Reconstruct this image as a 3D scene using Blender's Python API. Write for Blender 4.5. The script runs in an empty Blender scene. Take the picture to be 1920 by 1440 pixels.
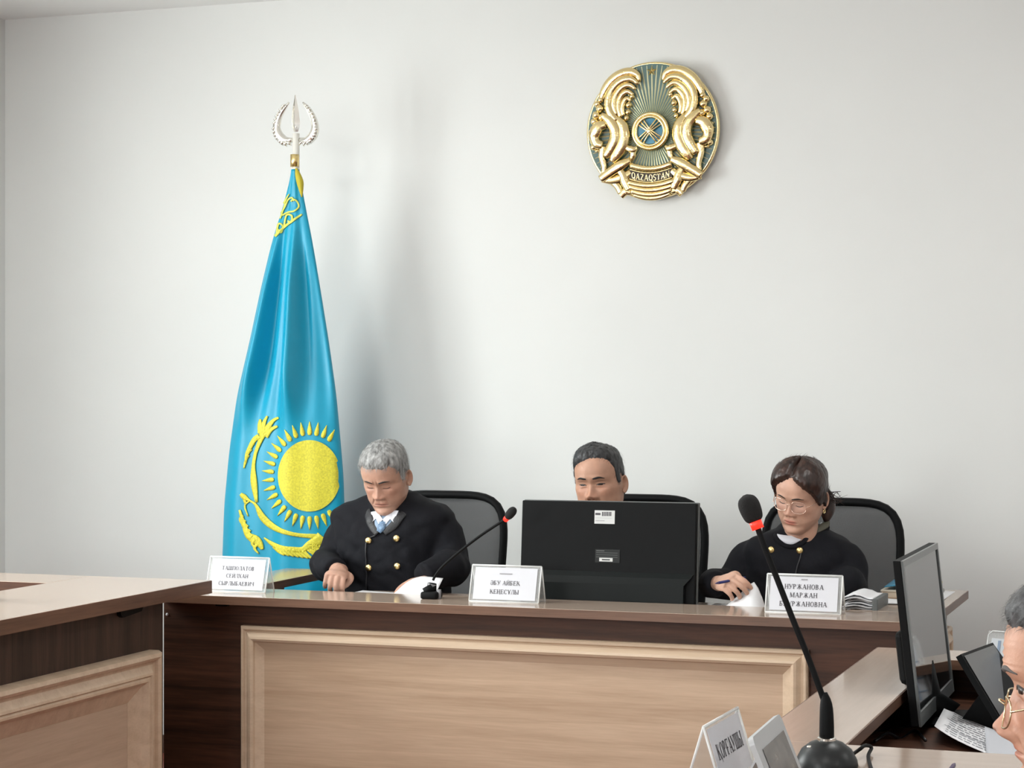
import bpy, bmesh, math, random
import numpy as np
from mathutils import Vector, Matrix, noise
from mathutils.bvhtree import BVHTree

# ------------------------------------------------------------------ camera, world, light, exposure
SC = bpy.context.scene
COL = SC.collection
TH = math.radians(19.5); CT, ST = math.cos(TH), math.sin(TH)
FPX = 3800.0; HOR = 728.0; CZ = 1.45
cam = bpy.data.cameras.new('camera'); cam_o = bpy.data.objects.new('camera', cam); COL.objects.link(cam_o)
cam.sensor_width = 36; cam.lens = 36*FPX/1920; cam.shift_y = 8/1920; cam.clip_start = .05
cam_o.location = (0, 0, CZ); cam_o.rotation_euler = (math.pi/2, 0, TH)
SC.camera = cam_o
SC.view_settings.view_transform = 'Standard'; SC.view_settings.look = 'None'
SC.view_settings.gamma = 1; SC.view_settings.use_curve_mapping = False
SC.view_settings.exposure = 0.0
w = bpy.data.worlds.new('sky'); SC.world = w; w.use_nodes = True
w.node_tree.nodes['Background'].inputs[0].default_value = (.80, .90, 1, 1)
w.node_tree.nodes['Background'].inputs[1].default_value = 1.0

def area(name, loc, direc, sx, sy, power, col=(.955, .995, .975)):
    l = bpy.data.lights.new(name, 'AREA'); l.shape = 'RECTANGLE'; l.size = sx; l.size_y = sy
    l.energy = power; l.color = col
    o = bpy.data.objects.new(name, l); COL.objects.link(o); o.location = loc
    o.rotation_euler = Vector(direc).to_track_quat('-Z', 'Z').to_euler()
    return o
UL, UR, VB, VR, ZC = -4.74, 3.6, 7.15, -2.6, 2.963
# daylight entering through the windows of the left wall and of the wall behind the camera
LWIN = [(0.4, 2.1), (3.6, 5.3)]
RWIN = [(-4.2, -2.5), (-1.6, .1), (1.0, 2.7)]
WZ0, WZ1 = .95, 2.55
for (a, b), pw in zip(LWIN, (40, 142)):
    area('daylight', (UL-.10, (a+b)/2, (WZ0+WZ1)/2), (1, 0, -.05), b-a-.1, WZ1-WZ0-.1, pw)
for (a, b), pw in zip(RWIN, (142, 10, 4)):
    area('daylight', ((a+b)/2, VR-.10, (WZ0+WZ1)/2), (0, 1, -.03), b-a-.1, WZ1-WZ0-.1, pw)

# ------------------------------------------------------------------ helpers
def P(px, py, V):                       # room point that stands at depth V on the sight line of a photograph pixel
    r = (px-960)/FPX; d = V/(CT+r*ST)
    return Vector((d*(r*CT-ST), V, CZ-(py-HOR)*d/FPX))
def PU(px, py, U):                      # same, for a plane of constant U
    r = (px-960)/FPX; d = U/(r*CT-ST)
    return Vector((U, d*(CT+r*ST), CZ-(py-HOR)*d/FPX))
def PZ(px, py, z):                      # same, for a level plane
    d = (CZ-z)*FPX/(py-HOR); r = (px-960)/FPX
    return Vector((d*(r*CT-ST), d*(CT+r*ST), z))

def tag(o, label=None, cat=None, group=None, kind=None):
    if label: o['label'] = label
    if cat: o['category'] = cat
    if group: o['group'] = group
    if kind: o['kind'] = kind
    return o
def root(name, loc, label, cat, group=None):
    o = bpy.data.objects.new(name, None); COL.objects.link(o); o.location = loc; o.empty_display_size = .05
    return tag(o, label, cat, group)
def mk(name, vf, m, parent=None, smooth=True, auto=None, base=None):
    """link (verts, faces) given in room coordinates as one mesh object"""
    v, f = vf
    v = np.asarray(v, float)
    off = np.zeros(3)
    p = parent
    while p is not None:
        off += np.array(p.location); p = p.parent
    o_loc = None
    if parent is None and base is not None:
        off = np.array(base); o_loc = base
    me = bpy.data.meshes.new(name)
    me.from_pydata((v-off).tolist(), [], [tuple(int(i) for i in q) for q in f])
    me.validate()
    if smooth:
        me.polygons.foreach_set('use_smooth', [True]*len(me.polygons))
        if auto is not None:
            me.set_sharp_from_angle(angle=math.radians(auto))
    if m is not None: me.materials.append(m)
    o = bpy.data.objects.new(name, me); COL.objects.link(o)
    if parent is not None: o.parent = parent
    if o_loc is not None: o.location = o_loc
    return o
def join(*parts):
    V, F, n = [], [], 0
    for v, f in parts:
        v = np.asarray(v, float).reshape(-1, 3); V.append(v)
        F += [tuple(int(i)+n for i in q) for q in f]; n += len(v)
    return np.concatenate(V), F
def xf(vf, M):
    v = np.asarray(vf[0], float); A = np.array(M)
    return v @ A[:3, :3].T + A[:3, 3], vf[1]
def box(x0, x1, y0, y1, z0, z1, bev=0.0, seg=2):
    bm = bmesh.new()
    bmesh.ops.create_cube(bm, size=1)
    for v in bm.verts:
        v.co = Vector(((x0+x1)/2+v.co.x*(x1-x0), (y0+y1)/2+v.co.y*(y1-y0), (z0+z1)/2+v.co.z*(z1-z0)))
    if bev > 0:
        bmesh.ops.bevel(bm, geom=bm.edges[:], offset=bev, segments=seg, affect='EDGES', profile=.5)
    return from_bm(bm)
def from_bm(bm):
    bm.verts.index_update()
    r = np.array([v.co[:] for v in bm.verts]), [[v.index for v in f.verts] for f in bm.faces]
    bm.free(); return r
def from_me(me):
    v = np.empty(len(me.vertices)*3); me.vertices.foreach_get('co', v)
    return v.reshape(-1, 3), [tuple(p.vertices) for p in me.polygons]
def sphere(c, r, nu=20, nv=12):
    r = np.broadcast_to(np.asarray(r, float), (3,))
    v = [[0, 0, 1]]; f = []
    for i in range(1, nv):
        a = math.pi*i/nv
        for j in range(nu):
            b = 2*math.pi*j/nu; v.append([math.sin(a)*math.cos(b), math.sin(a)*math.sin(b), math.cos(a)])
    v.append([0, 0, -1])
    for j in range(nu): f.append((0, 1+j, 1+(j+1) % nu))
    for i in range(nv-2):
        for j in range(nu):
            a = 1+i*nu+j; b = 1+i*nu+(j+1) % nu; f.append((a, a+nu, b+nu, b))
    L = len(v)-1; s = 1+(nv-2)*nu
    for j in range(nu): f.append((s+j, L, s+(j+1) % nu))
    return np.array(v)*r+np.asarray(c, float), f
def smooth_path(pts, n):
    """Catmull-Rom resampling of points with any number of columns"""
    p = np.asarray(pts, float); k = len(p)
    if k < 3:
        t = np.linspace(0, 1, n)[:, None]; return p[0]*(1-t)+p[-1]*t
    q = np.vstack([2*p[0]-p[1], p, 2*p[-1]-p[-2]]); out = []
    for t in np.linspace(0, k-1-1e-9, n):
        i = int(t); u = t-i; a, b, c, d = q[i], q[i+1], q[i+2], q[i+3]
        out.append(.5*((2*b)+(-a+c)*u+(2*a-5*b+4*c-d)*u*u+(-a+3*b-3*c+d)*u**3))
    return np.array(out)
def tube(pts, rad, seg=10, up=None, ratio=1.0, caps=True, n=None, closed=False, rnd=False):
    """sweep an ellipse (rad, rad*ratio) along pts; ratio is the size along the `up` side"""
    p = np.asarray(pts, float)
    r = np.broadcast_to(np.asarray(rad, float), (len(p),)); ra = np.broadcast_to(np.asarray(ratio, float), (len(p),))
    if n:
        q = smooth_path(np.column_stack([p, r, ra]), n); p, r, ra = q[:, :3], np.maximum(q[:, 3], 1e-5), q[:, 4]
    k = len(p)
    if closed: tg = np.roll(p, -1, 0)-np.roll(p, 1, 0)
    else: tg = np.gradient(p, axis=0)
    tg /= np.linalg.norm(tg, axis=1)[:, None]+1e-12
    if rnd:                            # rounded ends
        extra0 = [(p[0]-tg[0]*r[0]*s, r[0]*c) for s, c in ((.95, .25), (.75, .65), (.4, .92))]
        extra1 = [(p[-1]+tg[-1]*r[-1]*s, r[-1]*c) for s, c in ((.4, .92), (.75, .65), (.95, .25))]
        p = np.vstack([[e[0] for e in extra0], p, [e[0] for e in extra1]])
        r = np.concatenate([[e[1] for e in extra0], r, [e[1] for e in extra1]])
        ra = np.concatenate([[ra[0]]*3, ra, [ra[-1]]*3]); tg = np.vstack([[tg[0]]*3, tg, [tg[-1]]*3]); k = len(p)
    u = np.array(up, float) if up is not None else np.array([0, 0, 1.0])
    if up is None and abs(tg[0] @ u) > .9: u = np.array([0, 1.0, 0])
    V = []
    for i in range(k):
        b = np.cross(tg[i], u); b /= np.linalg.norm(b)+1e-12
        nn = np.cross(b, tg[i])
        if up is None: u = nn
        for j in range(seg):
            a = 2*math.pi*j/seg; V.append(p[i]+b*(math.cos(a)*r[i])+nn*(math.sin(a)*r[i]*ra[i]))
    F = []
    for i in range(k if closed else k-1):
        i2 = (i+1) % k
        for j in range(seg):
            j2 = (j+1) % seg; F.append((i*seg+j, i*seg+j2, i2*seg+j2, i2*seg+j))
    if caps and not closed:
        F.append(tuple(range(seg))[::-1]); F.append(tuple((k-1)*seg+j for j in range(seg)))
    return np.array(V), F
def grid(A, wrap=False):
    """faces of a (rows, cols, 3) array"""
    n, m = A.shape[:2]; F = []
    for i in range(n-1):
        for j in range(m if wrap else m-1):
            j2 = (j+1) % m; F.append((i*m+j, i*m+j2, (i+1)*m+j2, (i+1)*m+j))
    return A.reshape(-1, 3), F
def thick(A, t, d=None):
    """a (rows, cols, 3) sheet given thickness t (along its normals or direction d), closed"""
    n, m = A.shape[:2]
    if d is None:
        N = np.cross(np.gradient(A, axis=1), np.gradient(A, axis=0)); N /= np.linalg.norm(N, axis=2)[..., None]+1e-12
    else: N = np.broadcast_to(np.asarray(d, float), A.shape)
    v1, f1 = grid(A); v2, f2 = grid(A+N*t); k = n*m
    F = list(f1)+[tuple(i+k for i in q[::-1]) for q in f2]
    rim = [(0, j) for j in range(m)]+[(i, m-1) for i in range(1, n)]+[(n-1, j) for j in range(m-2, -1, -1)]+[(i, 0) for i in range(n-2, 0, -1)]
    ids = [i*m+j for i, j in rim]
    for a, b in zip(ids, ids[1:]+ids[:1]): F.append((b, a, a+k, b+k))
    return np.concatenate([v1, v2]), F
def lathe(c, prof, seg=32, M=None):
    V = []; F = []
    for (r, z) in prof:
        for j in range(seg):
            a = 2*math.pi*j/seg; V.append((r*math.cos(a), r*math.sin(a), z))
    for i in range(len(prof)-1):
        for j in range(seg):
            j2 = (j+1) % seg; F.append((i*seg+j, i*seg+j2, (i+1)*seg+j2, (i+1)*seg+j))
    F.append(tuple(range(seg))[::-1]); F.append(tuple((len(prof)-1)*seg+j for j in range(seg)))
    V = np.array(V)
    if M is not None: V = V @ np.array(M)[:3, :3].T
    return V+np.asarray(c, float), F
def prism(poly, origin, ex, ey, depth):
    """flat polygon (list of (a, b)) standing in the plane ex, ey, extruded along ex x ey by depth"""
    ex, ey, o = np.asarray(ex, float), np.asarray(ey, float), np.asarray(origin, float)
    nz = np.cross(ex, ey); a = np.array([o+ex*p[0]+ey*p[1] for p in poly]); b = a+nz*depth; k = len(a)
    F = [tuple(range(k))[::-1], tuple(range(k, 2*k))]+[(i, (i+1) % k, (i+1) % k+k, i+k) for i in range(k)]
    return np.concatenate([a, b]), F
def evaluated(vf, mods):
    """run a temporary mesh through modifiers, return (verts, faces)"""
    me = bpy.data.meshes.new('tmp'); me.from_pydata(np.asarray(vf[0]).tolist(), [], [tuple(int(i) for i in q) for q in vf[1]]); me.validate()
    o = bpy.data.objects.new('tmp', me); COL.objects.link(o)
    extra = []
    for kind, kw in mods:
        md = o.modifiers.new(kind, kind)
        for k, val in kw.items():
            if k == 'other':
                m2 = bpy.data.meshes.new('tmp2'); m2.from_pydata(np.asarray(val[0]).tolist(), [], [tuple(int(i) for i in q) for q in val[1]]); m2.validate()
                o2 = bpy.data.objects.new('tmp2', m2); COL.objects.link(o2); extra.append(o2); md.object = o2
            else: setattr(md, k, val)
    dg = bpy.context.evaluated_depsgraph_get(); dg.update()
    r = from_me(o.evaluated_get(dg).data)
    for x in [o]+extra:
        m = x.data; bpy.data.objects.remove(x); bpy.data.meshes.remove(m)
    return r
def remesh(vf, voxel, it=4):
    return evaluated(vf, [('REMESH', dict(mode='VOXEL', voxel_size=voxel, adaptivity=0)), ('SMOOTH', dict(factor=.5, iterations=it))])
def union(a, b):
    r = evaluated(a, [('BOOLEAN', dict(operation='UNION', solver='EXACT', other=b))])
    return r if len(r[0]) > .6*(len(a[0])) else join(a, b)
def sstep(a, b, x):
    t = np.clip((np.asarray(x, float)-a)/(b-a), 0, 1); return t*t*(3-2*t)
def bvh_of(vf): return BVHTree.FromPolygons([tuple(p) for p in vf[0]], [tuple(q) for q in vf[1]])

# ------------------------------------------------------------------ materials
MATS = {}
def mat(name, color, rough=.5, metal=0.0, bump=0, bscale=60, var=0, vscale=8, coat=0, sss=0, spec=.5, emit=0, stretch=None, bdist=.002):
    if name in MATS: return MATS[name]
    m = bpy.data.materials.new(name); m.use_nodes = True; nt = m.node_tree; b = nt.nodes['Principled BSDF']
    b.inputs['Base Color'].default_value = (*color, 1); b.inputs['Roughness'].default_value = rough
    b.inputs['Metallic'].default_value = metal; b.inputs['Specular IOR Level'].default_value = spec
    if coat: b.inputs['Coat Weight'].default_value = coat; b.inputs['Coat Roughness'].default_value = .12
    if sss:
        b.inputs['Subsurface Weight'].default_value = sss; b.inputs['Subsurface Radius'].default_value = (.012, .005, .003); b.inputs['Subsurface Scale'].default_value = .6
    if emit: b.inputs['Emission Color'].default_value = (*color, 1); b.inputs['Emission Strength'].default_value = emit
    if bump or var:
        tc = nt.nodes.new('ShaderNodeTexCoord'); src = tc.outputs['Object']
        if stretch:
            mp = nt.nodes.new('ShaderNodeMapping'); mp.inputs['Scale'].default_value = stretch; nt.links.new(src, mp.inputs[0]); src = mp.outputs[0]
    if bump:
        n = nt.nodes.new('ShaderNodeTexNoise'); n.inputs['Scale'].default_value = bscale; n.inputs['Detail'].default_value = 4
        nt.links.new(src, n.inputs['Vector'])
        bp = nt.nodes.new('ShaderNodeBump'); bp.inputs['Strength'].default_value = bump; bp.inputs['Distance'].default_value = bdist
        nt.links.new(n.outputs['Fac'], bp.inputs['Height']); nt.links.new(bp.outputs[0], b.inputs['Normal'])
    if var:
        n = nt.nodes.new('ShaderNodeTexNoise'); n.inputs['Scale'].default_value = vscale; n.inputs['Detail'].default_value = 5
        nt.links.new(src, n.inputs['Vector'])
        r = nt.nodes.new('ShaderNodeValToRGB')
        r.color_ramp.elements[0].position = .3; r.color_ramp.elements[1].position = .7
        r.color_ramp.elements[0].color = (*[max(0, c*(1-var)) for c in color], 1); r.color_ramp.elements[1].color = (*[min(1, c*(1+var)) for c in color], 1)
        nt.links.new(n.outputs['Fac'], r.inputs[0]); nt.links.new(r.outputs[0], b.inputs['Base Color'])
    MATS[name] = m; return m
def wood(name, c0, c1, axis, rough=.35, scale=6, fine=1.0, spec=.5, bump=.12):
    if name in MATS: return MATS[name]
    m = bpy.data.materials.new(name); m.use_nodes = True; nt = m.node_tree; b = nt.nodes['Principled BSDF']
    tc = nt.nodes.new('ShaderNodeTexCoord'); mp = nt.nodes.new('ShaderNodeMapping')
    s = [14.0, 14.0, 14.0]; s[axis] = .8; mp.inputs['Scale'].default_value = s
    nt.links.new(tc.outputs['Object'], mp.inputs[0])
    n1 = nt.nodes.new('ShaderNodeTexNoise'); n1.inputs['Scale'].default_value = scale*.35; n1.inputs['Detail'].default_value = 3; n1.inputs['Distortion'].default_value = .6
    n2 = nt.nodes.new('ShaderNodeTexNoise'); n2.inputs['Scale'].default_value = scale*2.2; n2.inputs['Detail'].default_value = 6
    nt.links.new(mp.outputs[0], n1.inputs['Vector']); nt.links.new(mp.outputs[0], n2.inputs['Vector'])
    mx = nt.nodes.new('ShaderNodeMath'); mx.operation = 'MULTIPLY_ADD'; mx.inputs[1].default_value = .45*fine
    nt.links.new(n2.outputs['Fac'], mx.inputs[0]); nt.links.new(n1.outputs['Fac'], mx.inputs[2])
    r = nt.nodes.new('ShaderNodeValToRGB')
    r.color_ramp.elements[0].position = .48; r.color_ramp.elements[1].position = .95
    r.color_ramp.elements[0].color = (*c0, 1); r.color_ramp.elements[1].color = (*c1, 1)
    nt.links.new(mx.outputs[0], r.inputs[0]); nt.links.new(r.outputs[0], b.inputs['Base Color'])
    b.inputs['Roughness'].default_value = rough; b.inputs['Specular IOR Level'].default_value = spec
    bp = nt.nodes.new('ShaderNodeBump'); bp.inputs['Strength'].default_value = bump; bp.inputs['Distance'].default_value = .001
    nt.links.new(n2.outputs['Fac'], bp.inputs['Height']); nt.links.new(bp.outputs[0], b.inputs['Normal'])
    MATS[name] = m; return m
def see_through(name, color, amount, rough=.1):
    m = bpy.data.materials.new(name); m.use_nodes = True; nt = m.node_tree; b = nt.nodes['Principled BSDF']
    b.inputs['Base Color'].default_value = (*color, 1); b.inputs['Roughness'].default_value = rough
    t = nt.nodes.new('ShaderNodeBsdfTransparent'); mx = nt.nodes.new('ShaderNodeMixShader'); mx.inputs[0].default_value = amount
    nt.links.new(b.outputs[0], mx.inputs[1]); nt.links.new(t.outputs[0], mx.inputs[2])
    nt.links.new(mx.outputs[0], nt.nodes['Material Output'].inputs['Surface']); return m

M_WALL = mat('wall_paint', (.74, .75, .735), .75, bump=.08, bscale=90, var=.02, vscale=1.5)
M_CEIL = mat('ceiling_paint', (.90, .91, .90), .8)
M_FLOOR = wood('floor_boards', (.14, .03, .022), (.26, .075, .05), 1, .4)
M_DARKH = wood('walnut_across', (.036, .016, .009), (.105, .044, .025), 0, .45, spec=.3)
M_DARKV = wood('walnut_upright', (.024, .014, .011), (.066, .038, .028), 2, .45, spec=.3)
M_DARKY = wood('walnut_deep', (.036, .016, .009), (.105, .044, .025), 1, .45, spec=.3)
M_TOPX = wood('laminate_across', (.42, .325, .26), (.46, .36, .29), 0, .13, spec=.8, bump=.0)
M_TOPY = wood('laminate_deep', (.42, .325, .26), (.46, .36, .29), 1, .13, spec=.8, bump=.0)
M_EDGE = wood('laminate_edge', (.10, .05, .03), (.19, .10, .062), 0, .35)
M_EDGEY = wood('laminate_edge_deep', (.10, .05, .03), (.19, .10, .062), 1, .35)
M_ASHX = wood('ash_across', (.47, .325, .215), (.62, .455, .32), 0, .4)
M_ASHY = wood('ash_deep', (.47, .345, .245), (.60, .46, .34), 1, .4)
M_MOULD = wood('ash_moulding', (.56, .42, .29), (.68, .53, .385), 0, .35)
M_BLACK = mat('black_plastic', (.006, .0065, .007), .55, bump=.05, bscale=400, spec=.12)
M_BLACKG = mat('black_gloss', (.01, .01, .011), .15)
M_RUBBER = mat('black_foam', (.008, .008, .008), .9, bump=.8, bscale=500)
M_PAPER = mat('paper', (.80, .81, .83), .7, bump=.05, bscale=30)
M_INK = mat('ink', (.07, .065, .075), .7)
M_ACRY = see_through('clear_acrylic', (.85, .88, .88), .80)
M_ACRE = see_through('acrylic_edge', (.92, .94, .93), .25)
M_GOLD = mat('polished_gold', (.93, .75, .39), .17, 1.0, bump=.25, bscale=140, bdist=.003)
M_GOLDB = mat('brass_button', (.85, .66, .30), .28, 1.0)
M_SILVER = mat('silver', (.86, .84, .78), .22, 1.0)
M_RED = mat('red_ring', (1.0, .03, .015), .4, emit=1.2)

# ------------------------------------------------------------------ the room
def struct(name, vf, m, parent=None, smooth=False):
    o = mk(name, vf, m, parent, smooth)
    if parent is None: o['kind'] = 'structure'
    return o
struct('floor', box(UL-.2, UR+.2, VR-.2, VB+.2, -.1, 0), M_FLOOR)
struct('ceiling', box(UL-.2, UR+.2, VR-.2, VB+.2, ZC, ZC+.1), M_CEIL)
struct('wall_back', box(UL-.2, UR+.2, VB, VB+.2, 0, ZC), M_WALL)
struct('wall_right', box(UR, UR+.2, VR, VB, 0, ZC), M_WALL)
def holed(axis, fixed0, fixed1, a0, a1, holes):
    """wall with window openings: boxes between the holes, below and above them"""
    out = []
    def b(p, q, z0, z1):
        out.append(box(fixed0, fixed1, p, q, z0, z1) if axis == 'y' else box(p, q, fixed0, fixed1, z0, z1))
    cur = a0
    for h0, h1 in holes:
        b(cur, h0, 0, ZC); b(h0, h1, 0, WZ0); b(h0, h1, WZ1, ZC); cur = h1
    b(cur, a1, 0, ZC)
    return join(*out)
struct('wall_left', holed('y', UL-.2, UL, VR, VB, LWIN), M_WALL)
struct('wall_rear', holed('x', VR-.2, VR, UL, UR, RWIN), M_WALL)
M_FRAME = mat('window_plastic', (.8, .81, .8), .4)
M_GLASS = see_through('window_glass', (.9, .95, 1), .93, .02)
wi = 1
for ax, wins in (('y', LWIN), ('x', RWIN)):
    for a, b in wins:
        def bb(p, q, z0, z1, d0=.03, d1=.08):
            return box(UL-d1, UL-d0, p, q, z0, z1) if ax == 'y' else box(p, q, VR-d1, VR-d0, z0, z1)
        c = (a+b)/2
        fr = struct('window_%d' % wi, join(bb(a, b, WZ0, WZ0+.06), bb(a, b, WZ1-.06, WZ1), bb(a, a+.06, WZ0+.06, WZ1-.06), bb(b-.06, b, WZ0+.06, WZ1-.06), bb(c-.035, c+.035, WZ0+.06, WZ1-.06)), M_FRAME)
        for p, q in ((a+.06, c-.035), (c+.035, b-.06)):
            mk('pane', bb(p, q, WZ0+.06, WZ1-.06, .05, .055), M_GLASS, fr, False)
        wi += 1
M_BASE = mat('baseboard_paint', (.10, .06, .045), .5)
struct('baseboard_back', box(UL, UR, VB-.015, VB, 0, .07), M_BASE)
struct('baseboard_left', box(UL, UL+.015, VR, VB-.015, 0, .07), M_BASE)

# ceiling lamps of the room (above and in front of the bench, out of the picture)
M_DIFF = mat('lamp_diffuser', (1, 1, .97), .5, emit=5)
for k, (u, v, nm) in enumerate(((-3.2, 4.7, 'left lamp near the bench'), (-.4, 4.7, 'middle lamp near the bench'), (2.2, 4.7, 'right lamp near the bench'), (-3.2, 1.2, 'left lamp over the public seats'), (-.4, 1.2, 'middle lamp over the public seats'), (2.2, 1.2, 'right lamp over the public seats'))):
    cl = root('ceiling_light', (u, v, ZC-.06), 'square white ceiling panel, '+nm, 'ceiling light', 'ceiling panels')
    mk('frame', join(box(u-.31, u+.31, v-.31, v-.29, ZC-.06, ZC-.001), box(u-.31, u+.31, v+.29, v+.31, ZC-.06, ZC-.001), box(u-.31, u-.29, v-.29, v+.29, ZC-.06, ZC-.001), box(u+.29, u+.31, v-.29, v+.29, ZC-.06, ZC-.001)), M_FRAME, cl, False)
    mk('diffuser', box(u-.29, u+.29, v-.29, v+.29, ZC-.045, ZC-.04), M_DIFF, cl, False)
    a_ = area('panel_lamp', (u, v, ZC-.05), (0, 0, -1), .56, .56, 15, (.97, .99, .965)); a_.parent = cl; a_.location = (0, 0, .008)

# ------------------------------------------------------------------ mouldings
def moulding(name, axis, plane, sgn, o0, o1, z0, z1, prof_w, prof, m, parent):
    """picture-frame moulding on a flat front. axis 0: front spans x at y=plane, proud towards sgn*y;
    axis 1: front spans y at x=plane, proud towards sgn*x. prof: list of (across 0..1 from outer to inner, height)."""
    def pt(a, z, h):
        return (a, plane+sgn*h, z) if axis == 0 else (plane+sgn*h, a, z)
    cor = [(o0, z0), (o1, z0), (o1, z1), (o0, z1)]
    inn = [(o0+prof_w, z0+prof_w), (o1-prof_w, z0+prof_w), (o1-prof_w, z1-prof_w), (o0+prof_w, z1-prof_w)]
    for k in range(4):
        k2 = (k+1) % 4; A = []
        for kk in (k, k2):
            A.append([pt(cor[kk][0]+(inn[kk][0]-cor[kk][0])*t, cor[kk][1]+(inn[kk][1]-cor[kk][1])*t, h) for t, h in prof])
        n = len(prof); V = A[0]+A[1]
        F = [(i, i+1, n+i+1, n+i) for i in range(n-1)]+[(n-1, 0, n, 2*n-1), tuple(range(n)), tuple(range(n, 2*n))[::-1]]
        o = mk('moulding', (V, F), m, parent, True, 25)
        me = o.data; bm = bmesh.new(); bm.from_mesh(me); bmesh.ops.recalc_face_normals(bm, faces=bm.faces); bm.to_mesh(me); bm.free()
PROF = [(0, 0), (0, .020), (.06, .026), (.14, .026), (.20, .020), (.26, .019), (.33, .023), (.42, .030), (.52, .032), (.62, .028), (.66, .020), (1, .006), (1, 0)]
PROF2 = [(0, 0), (0, .030), (.04, .044), (.12, .048), (.18, .042), (.20, .032), (.27, .030), (.34, .034), (.42, .044), (.47, .046), (.50, .040), (.54, .044), (.59, .044), (.64, .036), (.68, .028), (.97, .008), (1, .006), (1, 0)]

# ------------------------------------------------------------------ the judges' bench
BT = CZ-.635                            # bench ledge top
B0, B1 = -3.14, -.775; BV0, BV1 = 5.54, 6.48
bench = root('judges_bench', ((B0+B1)/2, (BV0+BV1)/2, 0), 'long dark walnut judges bench with a pale ash framed front panel', 'bench')
lt = mk('ledge_top', box(B0, B1, BV0, 5.79, BT-.026, BT, .002), M_TOPX, bench, False)
mk('edge_band', box(B0, B1, BV0-.0015, BV0, BT-.0255, BT-.0008), M_EDGE, lt, False)
mk('edge_band', box(B1, B1+.0015, BV0, 5.79, BT-.0255, BT-.0008), M_EDGEY, lt, False)
for (u0, u1, nm) in ((B0, -2.955, 'return_top'), (-1.03, B1, 'return_top')):
    rt = mk(nm, box(u0, u1, 5.79, BV1, BT-.026, BT, .002), M_TOPY, bench, False)
    if u1 == B1: mk('edge_band', box(B1, B1+.0015, 5.79, BV1, BT-.0255, BT-.0008), M_EDGEY, rt, False)
    else: mk('edge_band', box(u1, u1+.0015, 5.79, BV1, BT-.0255, BT-.0008), M_EDGEY, rt, False)
mk('front_board', box(B0+.004, B1-.05, 5.60, 5.62, .02, BT-.026), M_DARKH, bench, False)
mk('plinth', box(B0+.05, B1-.07, 5.64, 5.66, 0, .08), M_DARKH, bench, False)
sp = mk('side_panel', box(B1-.07, B1-.05, 5.62, 6.36, 0, BT-.026), M_DARKY, bench, False)
mk('side_panel', box(B0+.03, B0+.05, 5.62, 6.36, 0, BT-.026), M_DARKY, bench, False)
mk('inner_top', box(-2.62, -1.06, 5.79, 6.06, BT-.046, BT-.022, .002), M_TOPX, bench, False)
for x in (-2.6, -1.08): mk('inner_support', box(x-.01, x+.01, 5.80, 6.0, 0, BT-.046), M_DARKY, bench, False)
fz = CZ-.7275
moulding('moulding', 0, 5.60, -1, -2.858, -1.105, .12, fz, .073, PROF, M_MOULD, bench)
mk('inset_panel', box(-2.786, -1.177, 5.594, 5.60, .19, fz-.072), M_ASHX, bench, False)
moulding('moulding', 1, B1-.05, 1, 5.72, 6.30, .12, fz, .073, PROF, M_MOULD, bench)
mk('inset_panel', box(B1-.05, B1-.044, 5.79, 6.23, .19, fz-.072), M_ASHY, bench, False)
p = P(419, 1131, 5.60)
br = mk('bracket', box(p.x-.02, p.x+.02, 5.585, 5.60, p.z-.008, BT-.026, .001), M_BLACK, bench, False)
for dx in (-.009, .009): mk('screw', sphere((p.x+dx, 5.584, p.z+.002), (.0028, .002, .0028), 10, 6), M_SILVER, br)
p = P(312, 1152, 5.60); mk('screw_cap', sphere((p.x+.003, 5.599, p.z), (.005, .003, .005), 10, 6), M_PAPER, bench)

# ------------------------------------------------------------------ desk at the left
DT = CZ-.58
LU0, LU1, LV1 = -3.32, -2.90, 5.47
ld = root('side_desk', (-3.1, 4.3, 0), 'walnut counter desk left of the bench with broad cream cornice moulding', 'desk')
t1 = mk('ledge_top', box(LU0, LU1, 2.6, LV1, DT-.04, DT, .002), M_TOPY, ld, False)
mk('edge_band', box(LU1, LU1+.0015, 2.6, LV1, DT-.039, DT-.001), M_EDGEY, t1, False)
t2 = mk('ledge_top', box(-4.35, LU0, 5.23, LV1, DT-.04, DT, .002), M_TOPX, ld, False)
mk('edge_band', box(-4.35, LU0, 5.2285, 5.23, DT-.039, DT-.001), M_DARKH, t2, False)  # darker wood than the other bands: shade put into its colour
mk('side_board', box(LU1-.07, LU1-.05, 2.62, 5.262, 0, DT-.04), M_DARKV, ld, False)
mk('back_board', box(-4.33, LU1-.07, 5.242, 5.262, 0, DT-.04), M_DARKH, ld, False)
mk('inner_top', box(-4.33, LU1-.08, 4.6, 5.24, .69, .715, .002), M_DARKY, ld, False)
moulding('moulding', 1, LU1-.05, 1, 2.75, 5.185, .05, CZ-.757, .135, PROF2, M_MOULD, ld)
mk('inset_panel', box(LU1-.05, LU1-.045, 2.88, 5.055, .18, CZ-.757-.13), M_ASHY, ld, False)
a = PU(217, 1135, LU1-.05); b = PU(262, 1126, LU1-.05)
mk('bracket', prism([(a.y, DT-.04), (b.y, DT-.04), (b.y-.012, DT-.058), (a.y+.02, DT-.066), (a.y+.008, DT-.06)], (LU1-.05, 0, 0), (0, 1, 0), (0, 0, 1), .014), M_BLACK, ld, False)

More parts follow.
